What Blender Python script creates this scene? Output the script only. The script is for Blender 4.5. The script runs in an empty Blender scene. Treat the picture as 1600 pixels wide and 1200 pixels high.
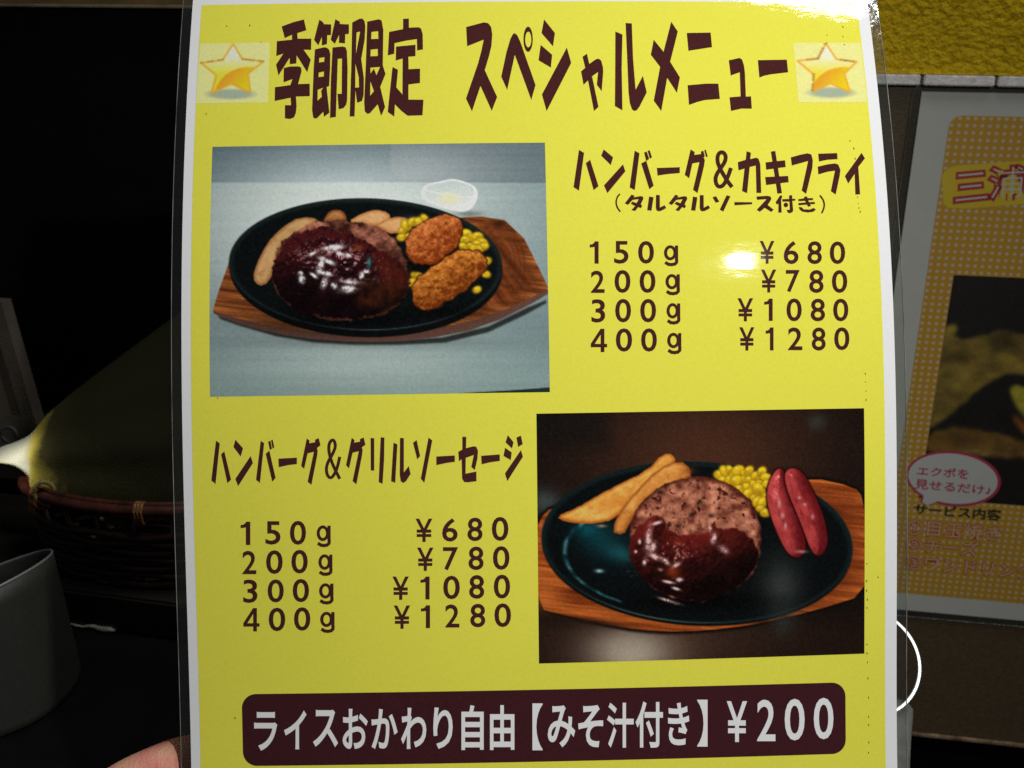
import bpy, bmesh, math, random
import numpy as np
from mathutils import Matrix, Vector
from mathutils.geometry import delaunay_2d_cdt

S = bpy.context.scene
COL = S.collection
R = math.radians

# ------------------------------------------------------------------ camera
cam_d = bpy.data.cameras.new("camera")
cam = bpy.data.objects.new("camera", cam_d)
COL.objects.link(cam)
cam_d.sensor_width = 36.0
cam_d.lens = 35.1
cam_d.clip_start = 0.01
cam_d.clip_end = 50
cam.matrix_world = Matrix(((0.9880, -0.0623, 0.1415, -0.1247),
                           (0.1539, 0.3106, -0.9380, -0.5539),
                           (0.0145, 0.9485, 0.3164, 1.0665),
                           (0, 0, 0, 1)))
cam_d.dof.use_dof = True
cam_d.dof.focus_distance = 0.29
cam_d.dof.aperture_fstop = 30
S.camera = cam

# ------------------------------------------------------------------ world, lamps, exposure
w = bpy.data.worlds.new("World")
S.world = w
w.use_nodes = True
w.node_tree.nodes["Background"].inputs[0].default_value = (0.9, 0.95, 1.0, 1)
w.node_tree.nodes["Background"].inputs[1].default_value = 0.03
S.view_settings.view_transform = 'Standard'
S.view_settings.look = 'None'
S.view_settings.exposure = 0
S.view_settings.gamma = 1
S.cycles.use_denoising = False
S.cycles.filter_width = 1.5
S.cycles.max_bounces = 6
S.cycles.transparent_max_bounces = 12
S.cycles.sample_clamp_indirect = 4


def lamp(name, kind, loc, target, power, color, **kw):
    d = bpy.data.lights.new(name, kind)
    d.energy = power
    d.color = color
    for k, v in kw.items():
        setattr(d, k, v)
    o = bpy.data.objects.new(name, d)
    COL.objects.link(o)
    o.location = loc
    o.rotation_euler = (Vector(target) - Vector(loc)).to_track_quat('-Z', 'Y').to_euler()
    return o


# a small downlight near the viewer's right shoulder (its reflection is the hot spot between the prices)
d1 = lamp("downlight", 'AREA', (0.102, -0.61, 1.29), (-0.185, -0.28, 0.885), 0.505, (1, 0.99, 0.96), shape='ELLIPSE', size=0.019, size_y=0.010)
d1.data.spread = R(92)
# a fluorescent tube on the ceiling (glints along the menu's bent top edge)
d2 = lamp("ceiling_tube", 'AREA', (0.040, -0.334, 1.556), (0.04, -0.42, 1.05), 0.52, (1, 1, 0.98), shape='RECTANGLE', size=0.26, size_y=0.030)
d2.rotation_euler = (R(-12), 0, 0)
d3 = lamp("overhead_fill", 'AREA', (0.02, -0.150, 1.575), (-0.12, -0.33, 1.05), 0.85, (1, 1, 0.98), shape='RECTANGLE', size=0.70, size_y=0.13)  # added fill light from above, placed so its reflection misses the sheet
d3.rotation_euler = (R(-16), R(10), 0)
d3.data.spread = R(100)
lamp("bag_glow_spot", 'SPOT', (-0.60, -0.42, 1.22), (-0.4365, -0.1265, 0.8605), 12.0, (1, 0.95, 0.78), spot_size=R(3.4), spot_blend=1.0, shadow_soft_size=0.012)  # added narrow spot for the glow on the bag's left end, no visible fixture
d2.data.spread = R(100)


# ------------------------------------------------------------------ materials
def new_mat(name):
    m = bpy.data.materials.new(name)
    m.use_nodes = True
    nt = m.node_tree
    return m, nt, nt.nodes["Principled BSDF"]


def N(nt, typ, **kw):
    n = nt.nodes.new(typ)
    for k, v in kw.items():
        setattr(n, k, v)
    return n


def noise_node(nt, scale, detail=3, rough=0.5, stretch=None, coord='Object'):
    tc = N(nt, 'ShaderNodeTexCoord')
    src = tc.outputs[coord]
    if stretch:
        mp = N(nt, 'ShaderNodeMapping')
        mp.inputs['Scale'].default_value = stretch
        nt.links.new(src, mp.inputs[0])
        src = mp.outputs[0]
    nz = N(nt, 'ShaderNodeTexNoise')
    nz.inputs['Scale'].default_value = scale
    nz.inputs['Detail'].default_value = detail
    nz.inputs['Roughness'].default_value = rough
    nt.links.new(src, nz.inputs['Vector'])
    return nz


def ramp(nt, fac, stops):
    r = N(nt, 'ShaderNodeValToRGB')
    e = r.color_ramp.elements
    while len(e) < len(stops):
        e.new(0.5)
    for i, (p, c) in enumerate(stops):
        e[i].position = p
        e[i].color = (*c, 1)
    nt.links.new(fac, r.inputs[0])
    return r


def film_coat(nt, b):
    """the glossy laminate over a print: a clear coat with the ripples of the film"""
    b.inputs['Roughness'].default_value = 0.6
    b.inputs['Specular IOR Level'].default_value = 0.0
    b.inputs['Coat Weight'].default_value = 1.0
    b.inputs['Coat Roughness'].default_value = 0.04
    b.inputs['Coat IOR'].default_value = 1.38
    n1 = noise_node(nt, 55, 2, 0.5)
    n2 = noise_node(nt, 420, 3, 0.6, (0.35, 1, 1))
    mx = N(nt, 'ShaderNodeMath', operation='MULTIPLY_ADD')
    nt.links.new(n2.outputs['Fac'], mx.inputs[0])
    mx.inputs[1].default_value = 0.16
    nt.links.new(n1.outputs['Fac'], mx.inputs[2])
    bp = N(nt, 'ShaderNodeBump')
    bp.inputs['Strength'].default_value = 1.0
    bp.inputs['Distance'].default_value = 0.00013
    nt.links.new(mx.outputs[0], bp.inputs['Height'])
    nt.links.new(bp.outputs[0], b.inputs['Coat Normal'])


def print_mat(name, col, var=0.05, scale=900, attr=None):
    m, nt, b = new_mat(name)
    film_coat(nt, b)
    nz = noise_node(nt, scale, 3, 0.7)
    mr = N(nt, 'ShaderNodeMapRange')
    mr.inputs['From Min'].default_value = 0.3
    mr.inputs['From Max'].default_value = 0.7
    mr.inputs['To Min'].default_value = 1 - var
    mr.inputs['To Max'].default_value = 1 + var
    nt.links.new(nz.outputs['Fac'], mr.inputs[0])
    mul = N(nt, 'ShaderNodeVectorMath', operation='SCALE')
    nt.links.new(mr.outputs[0], mul.inputs['Scale'])
    if attr:
        a = N(nt, 'ShaderNodeAttribute', attribute_name=attr)
        nt.links.new(a.outputs['Color'], mul.inputs[0])
    else:
        mul.inputs[0].default_value = col
    nt.links.new(mul.outputs[0], b.inputs['Base Color'])
    return m


def plain(name, col, rough=0.5, metal=0.0, var=0.25, scale=60, bump=0.0, bscale=200, stretch=None, spec=0.5, coat=0.0, sss=0.0):
    m, nt, b = new_mat(name)
    b.inputs['Roughness'].default_value = rough
    b.inputs['Metallic'].default_value = metal
    b.inputs['Specular IOR Level'].default_value = spec
    b.inputs['Coat Weight'].default_value = coat
    nz = noise_node(nt, scale, 4, 0.6, stretch)
    lo = tuple(c * (1 - var) for c in col)
    hi = tuple(min(1, c * (1 + var)) for c in col)
    r = ramp(nt, nz.outputs['Fac'], [(0.3, lo), (0.7, hi)])
    nt.links.new(r.outputs[0], b.inputs['Base Color'])
    if bump:
        n2 = noise_node(nt, bscale, 4, 0.6, stretch)
        bp = N(nt, 'ShaderNodeBump')
        bp.inputs['Distance'].default_value = bump
        nt.links.new(n2.outputs['Fac'], bp.inputs['Height'])
        nt.links.new(bp.outputs[0], b.inputs['Normal'])
    if sss:
        b.inputs['Subsurface Weight'].default_value = sss
        b.inputs['Subsurface Radius'].default_value = (0.004, 0.0015, 0.0008)
    return m


def film_mat():
    m, nt, b = new_mat("clear_film")
    out = nt.nodes["Material Output"]
    nt.nodes.remove(b)
    tr = N(nt, 'ShaderNodeBsdfTransparent')
    tr.inputs[0].default_value = (0.93, 0.95, 0.93, 1)
    gl = N(nt, 'ShaderNodeBsdfGlossy')
    gl.inputs['Roughness'].default_value = 0.10
    df = N(nt, 'ShaderNodeBsdfDiffuse')
    df.inputs[0].default_value = (0.55, 0.58, 0.56, 1)
    fr = N(nt, 'ShaderNodeFresnel')
    fr.inputs[0].default_value = 1.5
    nz = noise_node(nt, 120, 3, 0.6)
    bp = N(nt, 'ShaderNodeBump')
    bp.inputs['Distance'].default_value = 0.00022
    nt.links.new(nz.outputs['Fac'], bp.inputs['Height'])
    nt.links.new(bp.outputs[0], gl.inputs['Normal'])
    m1 = N(nt, 'ShaderNodeMixShader')
    m1.inputs[0].default_value = 0.008
    nt.links.new(tr.outputs[0], m1.inputs[1])
    nt.links.new(df.outputs[0], m1.inputs[2])
    m2 = N(nt, 'ShaderNodeMixShader')
    nt.links.new(fr.outputs[0], m2.inputs[0])
    nt.links.new(m1.outputs[0], m2.inputs[1])
    nt.links.new(gl.outputs[0], m2.inputs[2])
    nt.links.new(m2.outputs[0], out.inputs[0])
    return m


WHITE = (0.80, 0.81, 0.82)
YELLOW = (0.79, 0.755, 0.078)
BROWN = (0.066, 0.017, 0.017)
M_white = print_mat("white_paper", WHITE, 0.02)
M_yellow = print_mat("yellow_print", YELLOW, 0.03, 900)
M_brown = print_mat("brown_ink", BROWN, 0.12)
M_banner = print_mat("dark_brown_ink", (0.052, 0.013, 0.016), 0.12)
M_ink = print_mat("black_toner", (0.15, 0.14, 0.03), 0.1)
M_art = print_mat("colour_print", None, 0.06, 1100, attr="print")
M_film = film_mat()
M_edge = plain("film_edge", (0.30, 0.31, 0.27), 0.25, var=0.6, scale=70)


# ------------------------------------------------------------------ object helpers
def link(name, me, mat, parent=None):
    o = bpy.data.objects.new(name, me)
    COL.objects.link(o)
    if mat is not None:
        me.materials.append(mat)
    if parent is not None:
        o.parent = parent
    return o


def tag(o, label=None, cat=None, group=None, kind=None):
    for k, v in (("label", label), ("category", cat), ("group", group), ("kind", kind)):
        if v:
            o[k] = v
    return o


def empty(name, loc=(0, 0, 0), rot=None):
    o = bpy.data.objects.new(name, None)
    COL.objects.link(o)
    o.empty_display_size = 0.02
    if rot is not None:
        o.matrix_world = Matrix.Translation(loc) @ rot.to_4x4()
    else:
        o.location = loc
    return o


def mesh(name, verts, faces, smooth=False):
    me = bpy.data.meshes.new(name)
    me.from_pydata([tuple(v) for v in verts], [], faces)
    me.validate()
    if smooth:
        me.polygons.foreach_set("use_smooth", [True] * len(me.polygons))
    me.update()
    return me


def box_bm(bm, x0, x1, y0, y1, z0, z1, bevel=0.0):
    v = [bm.verts.new((x, y, z)) for z in (z0, z1) for y in (y0, y1) for x in (x0, x1)]
    fs = [bm.faces.new([v[i] for i in f]) for f in ((0, 2, 3, 1), (4, 5, 7, 6), (0, 1, 5, 4), (2, 6, 7, 3), (0, 4, 6, 2), (1, 3, 7, 5))]
    if bevel:
        es = {e for f in fs for e in f.edges}
        bmesh.ops.bevel(bm, geom=list(es), offset=bevel, segments=2, affect='EDGES')


def box(name, dims, mat, parent=None, bevel=0.0):
    bm = bmesh.new()
    box_bm(bm, *dims, bevel=bevel)
    me = bpy.data.meshes.new(name)
    bm.to_mesh(me)
    bm.free()
    return link(name, me, mat, parent)


def tube_data(path, radii, n=10, closed=False):
    path = [Vector(p) for p in path]
    V, F = [], []
    m = len(path)
    up = Vector((0, 0, 1))
    for i, p in enumerate(path):
        a = path[(i - 1) % m] if (closed or i > 0) else p
        b = path[(i + 1) % m] if (closed or i < m - 1) else p
        d = (b - a).normalized()
        s = d.cross(up)
        if s.length < 1e-4:
            s = d.cross(Vector((0, 1, 0)))
        s.normalize()
        t = s.cross(d)
        r = radii[i] if isinstance(radii, (list, tuple)) else radii
        for k in range(n):
            q = 2 * math.pi * k / n
            V.append(p + s * math.cos(q) * r + t * math.sin(q) * r)
    for i in range(m if closed else m - 1):
        j = (i + 1) % m
        for k in range(n):
            k2 = (k + 1) % n
            F.append((i * n + k, i * n + k2, j * n + k2, j * n + k))
    if not closed:
        F.append(tuple(range(n))[::-1])
        F.append(tuple((m - 1) * n + k for k in range(n)))
    return V, F


def tube(name, path, radii, mat, parent=None, n=10, closed=False):
    V, F = tube_data(path, radii, n, closed)
    return link(name, mesh(name, V, F, True), mat, parent)


# ------------------------------------------------------------------ a laminated sheet (mm on the sheet -> metres in its own frame)
class Sheet:
    """s runs right, t runs down, both in mm from the paper's top left corner"""
    def __init__(self, root, cx, cy, bend):
        self.root, self.cx, self.cy, self.bend = root, cx, cy, bend

    def z(self, s, t):
        u = (np.asarray(t, float) - 115) / 100
        v = (np.asarray(s, float) - 105) / 100
        q = self.bend
        return q[0] * u**2 + q[1] * u**3 + q[2] * u**4 + q[3] * v * v + q[4] * u * v

    def pts(self, s, t, off):
        s = np.asarray(s, float)
        t = np.asarray(t, float)
        return np.stack([s - self.cx, self.cy - t, self.z(s, t) + off], -1) / 1000

    def nrm(self, s, t):
        e = 0.5
        zs = (self.z(s + e, t) - self.z(s - e, t)) / (2 * e)
        zt = (self.z(s, t + e) - self.z(s, t - e)) / (2 * e)
        n = np.stack([-zs, zt, np.ones_like(zs)], -1)
        return n / np.linalg.norm(n, axis=-1, keepdims=True)

    def add(self, name, st, faces, off, mat, parent=None, label=None):
        st = np.asarray(st, float)
        me = mesh(name, self.pts(st[:, 0], st[:, 1], off), faces)
        fl = [p.index for p in me.polygons if p.normal.z < 0]
        if fl:
            bm = bmesh.new()
            bm.from_mesh(me)
            bm.faces.ensure_lookup_table()
            bmesh.ops.reverse_faces(bm, faces=[bm.faces[i] for i in fl])
            bm.to_mesh(me)
            bm.free()
        me.polygons.foreach_set("use_smooth", [True] * len(me.polygons))
        me.normals_split_custom_set_from_vertices([tuple(v) for v in self.nrm(st[:, 0], st[:, 1])])
        o = link(name, me, mat, parent or self.root)
        return tag(o, label)

    def grid(self, name, s0, s1, t0, t1, ds, off, mat, label=None, parent=None):
        ns = max(1, int((s1 - s0) / ds))
        nt_ = max(1, int((t1 - t0) / ds))
        a, b = np.meshgrid(np.linspace(s0, s1, ns + 1), np.linspace(t0, t1, nt_ + 1))
        st = np.stack([a.ravel(), b.ravel()], -1)
        return self.add(name, st, grid_faces(ns, nt_), off, mat, parent, label)


def grid_faces(ns, nt_):
    w_ = ns + 1
    return [(j * w_ + i, (j + 1) * w_ + i, (j + 1) * w_ + i + 1, j * w_ + i + 1) for j in range(nt_) for i in range(ns)]


def inside(p, poly):
    x, y = p
    c = False
    j = len(poly) - 1
    for i in range(len(poly)):
        xi, yi = poly[i]
        xj, yj = poly[j]
        if (yi > y) != (yj > y) and x < (xj - xi) * (y - yi) / (yj - yi) + xi:
            c = not c
        j = i
    return c


def fill(outers, holes=(), step=4.0):
    """triangulate the union of outers minus holes, cut into strips so that it can follow the bend"""
    vs, es = [], []
    for poly in list(outers) + list(holes):
        b = len(vs)
        vs += [Vector(p) for p in poly]
        es += [(b + i, b + (i + 1) % len(poly)) for i in range(len(poly))]
    x0 = min(v.x for v in vs) - 1
    x1 = max(v.x for v in vs) + 1
    y = math.ceil(min(v.y for v in vs) / step) * step + 0.013
    while y < max(v.y for v in vs):
        b = len(vs)
        vs += [Vector((x0, y)), Vector((x1, y))]
        es.append((b, b + 1))
        y += step
    ya = min(v.y for v in vs) - 1
    yb = max(v.y for v in vs) + 1
    x = math.ceil((x0 + 1) / (3 * step)) * 3 * step + 0.017
    xe = x1 - 1
    while x < xe:
        b = len(vs)
        vs += [Vector((x, ya)), Vector((x, yb))]
        es.append((b, b + 1))
        x += 3 * step
    r = delaunay_2d_cdt(vs, es, [], 0, 1e-4)
    V, F = r[0], []
    for f in r[2]:
        c = (sum(V[i].x for i in f) / len(f), sum(V[i].y for i in f) / len(f))
        if any(inside(c, p) for p in outers) and not any(inside(c, p) for p in holes):
            F.append(tuple(f))
    used = sorted({i for f in F for i in f})
    mp = {o: n for n, o in enumerate(used)}
    return [(V[i].x, V[i].y) for i in used], [tuple(mp[i] for i in f) for f in F]


def merge(parts):
    V, F = [], []
    for v, f in parts:
        b = len(V)
        V += list(v)
        F += [tuple(i + b for i in q) for q in f]
    return V, F


_glyphs = {}


def text_mesh(body, fat):
    key = (body, fat)
    if key not in _glyphs:
        c = bpy.data.curves.new("type", 'FONT')
        c.body = body
        c.offset = fat
        c.resolution_u = 4
        o = bpy.data.objects.new("type", c)
        COL.objects.link(o)
        bpy.context.view_layer.update()
        me = bpy.data.meshes.new_from_object(o.evaluated_get(bpy.context.evaluated_depsgraph_get()))
        V = np.array([v.co[:2] for v in me.vertices])
        F = [tuple(p.vertices) for p in me.polygons]
        bpy.data.objects.remove(o)
        bpy.data.curves.remove(c)
        bpy.data.meshes.remove(me)
        _glyphs[key] = (V, F)
    return _glyphs[key]


def oval_pts(cx, cy, rx, ry, n=22):
    return [(cx + rx * math.cos(2 * math.pi * i / n), cy + ry * math.sin(2 * math.pi * i / n)) for i in range(n)]


def ribbon(path, w_):
    out = []
    for (ax, ay), (bx, by) in zip(path, path[1:]):
        l = math.hypot(bx - ax, by - ay)
        dx, dy = (bx - ax) / l * w_ * 0.25, (by - ay) / l * w_ * 0.25
        nx, ny = -(by - ay) / l * w_ / 2, (bx - ax) / l * w_ / 2
        out.append([(ax + nx - dx, ay + ny - dy), (bx + nx + dx, by + ny + dy), (bx - nx + dx, by - ny + dy), (ax - nx - dx, ay - ny - dy)])
    return out


# letterforms drawn by hand in a box 10 high (the gothic 1, 4 and g of the price list): width, outers, holes
DRAWN = {
    '1': (4.0, [[(2.3, 0), (4, 0), (4, 10), (2.15, 10), (2.15, 2.5), (0, 2.75), (0, 1.45), (1.1, 1.3), (1.85, 0.75)]], []),
    '4': (7.2, [[(4.3, 0), (6.0, 0), (6.0, 6.5), (7.2, 6.5), (7.2, 7.95), (6.0, 7.95), (6.0, 10), (4.35, 10), (4.35, 7.95), (0, 7.95), (0, 6.4)]], [[(4.35, 2.5), (4.35, 6.5), (1.75, 6.5)]]),
    'g': (6.8, [oval_pts(3.0, 3.65, 3.0, 3.65), [(5.25, 0.15), (6.8, 0.15), (6.8, 7.4), (5.25, 7.4)]] + ribbon([(6.12, 7.2), (6.0, 8.3), (5.2, 9.05), (3.7, 9.35), (2.2, 9.2), (0.9, 8.45)], 1.55), [oval_pts(3.05, 3.65, 1.5, 2.2)]),
}


def set_drawn(ch, quad):
    w_, outs, holes = DRAWN[ch]
    V, F = fill(outs, holes, step=400)
    q = np.array(quad)
    P = []
    for x, y in V:
        u, v = x / w_, y / 10
        P.append(tuple((1 - u) * (1 - v) * q[0] + u * (1 - v) * q[1] + u * v * q[2] + (1 - u) * v * q[3]))
    return P, F


def set_text(body, quad, fat=0.0, ref=None):
    """set type so that its ink fills the quad (corners TL TR BR BL, mm); ref = bounds of the unfattened type"""
    V, F = text_mesh(body, fat)
    B = text_mesh(body, ref)[0] if ref is not None else V
    lo, hi = B.min(0), B.max(0)
    u = (V[:, 0] - lo[0]) / (hi[0] - lo[0])
    v = (hi[1] - V[:, 1]) / (hi[1] - lo[1])
    q = np.array(quad)
    P = ((1 - u) * (1 - v))[:, None] * q[0] + (u * (1 - v))[:, None] * q[1] + (u * v)[:, None] * q[2] + ((1 - u) * v)[:, None] * q[3]
    return [tuple(p) for p in P], F


def rrect(s0, s1, t0, t1, r, n=8):
    out = []
    for cx, cy, a in ((s1 - r, t0 + r, -90), (s1 - r, t1 - r, 0), (s0 + r, t1 - r, 90), (s0 + r, t0 + r, 180)):
        for k in range(n + 1):
            q = R(a + 90 * k / n)
            out.append((cx + r * math.cos(q), cy + r * math.sin(q)))
    return out


def dense(poly, d):
    out = []
    for i, p in enumerate(poly):
        q = poly[(i + 1) % len(poly)]
        n = max(1, int(math.dist(p, q) / d))
        out += [(p[0] + (q[0] - p[0]) * k / n, p[1] + (q[1] - p[1]) * k / n) for k in range(n)]
    return out


def laminate(sh, W, H, margin, rad, M_white=M_white):
    """paper with thickness and the clear film border that stands out all round it"""
    sh.grid("paper", 0, W, 0, H, 5, 0.0, M_white)
    sh.grid("paper_back", 0, W, 0, H, 9, -0.30, M_white)
    outer = dense(rrect(-margin, W + margin, -margin, H + margin, rad), 4)
    inner = [(min(max(s, 0), W), min(max(t, 0), H)) for s, t in outer]
    n = len(outer)
    o = np.array(outer)
    i_ = np.array(inner)
    f_o, f_i = sh.pts(o[:, 0], o[:, 1], 0.02), sh.pts(i_[:, 0], i_[:, 1], 0.02)
    b_o, b_i = sh.pts(o[:, 0], o[:, 1], -0.32), sh.pts(i_[:, 0], i_[:, 1], -0.32)
    V = list(f_o) + list(f_i) + list(b_i) + list(b_o)
    F = []
    for k in range(n):
        j = (k + 1) % n
        F += [(k, j, n + j, n + k), (n + k, n + j, 2 * n + j, 2 * n + k), (2 * n + k, 2 * n + j, 3 * n + j, 3 * n + k)]
    film = link("laminate_film", mesh("laminate_film", V, F, False), M_film, sh.root)
    V = list(f_o) + list(b_o)
    e = 0.22
    c = np.array([W / 2, H / 2])
    oo = o + np.sign(o - c) * e
    V = list(f_o) + list(sh.pts(oo[:, 0], oo[:, 1], -0.1)) + list(b_o)
    F = []
    for k in range(n):
        j = (k + 1) % n
        F += [(k, n + k, n + j, j), (n + k, 2 * n + k, 2 * n + j, n + j)]
    link("film_edge", mesh("film_edge", V, F, True), M_edge, film)
    return film


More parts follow.
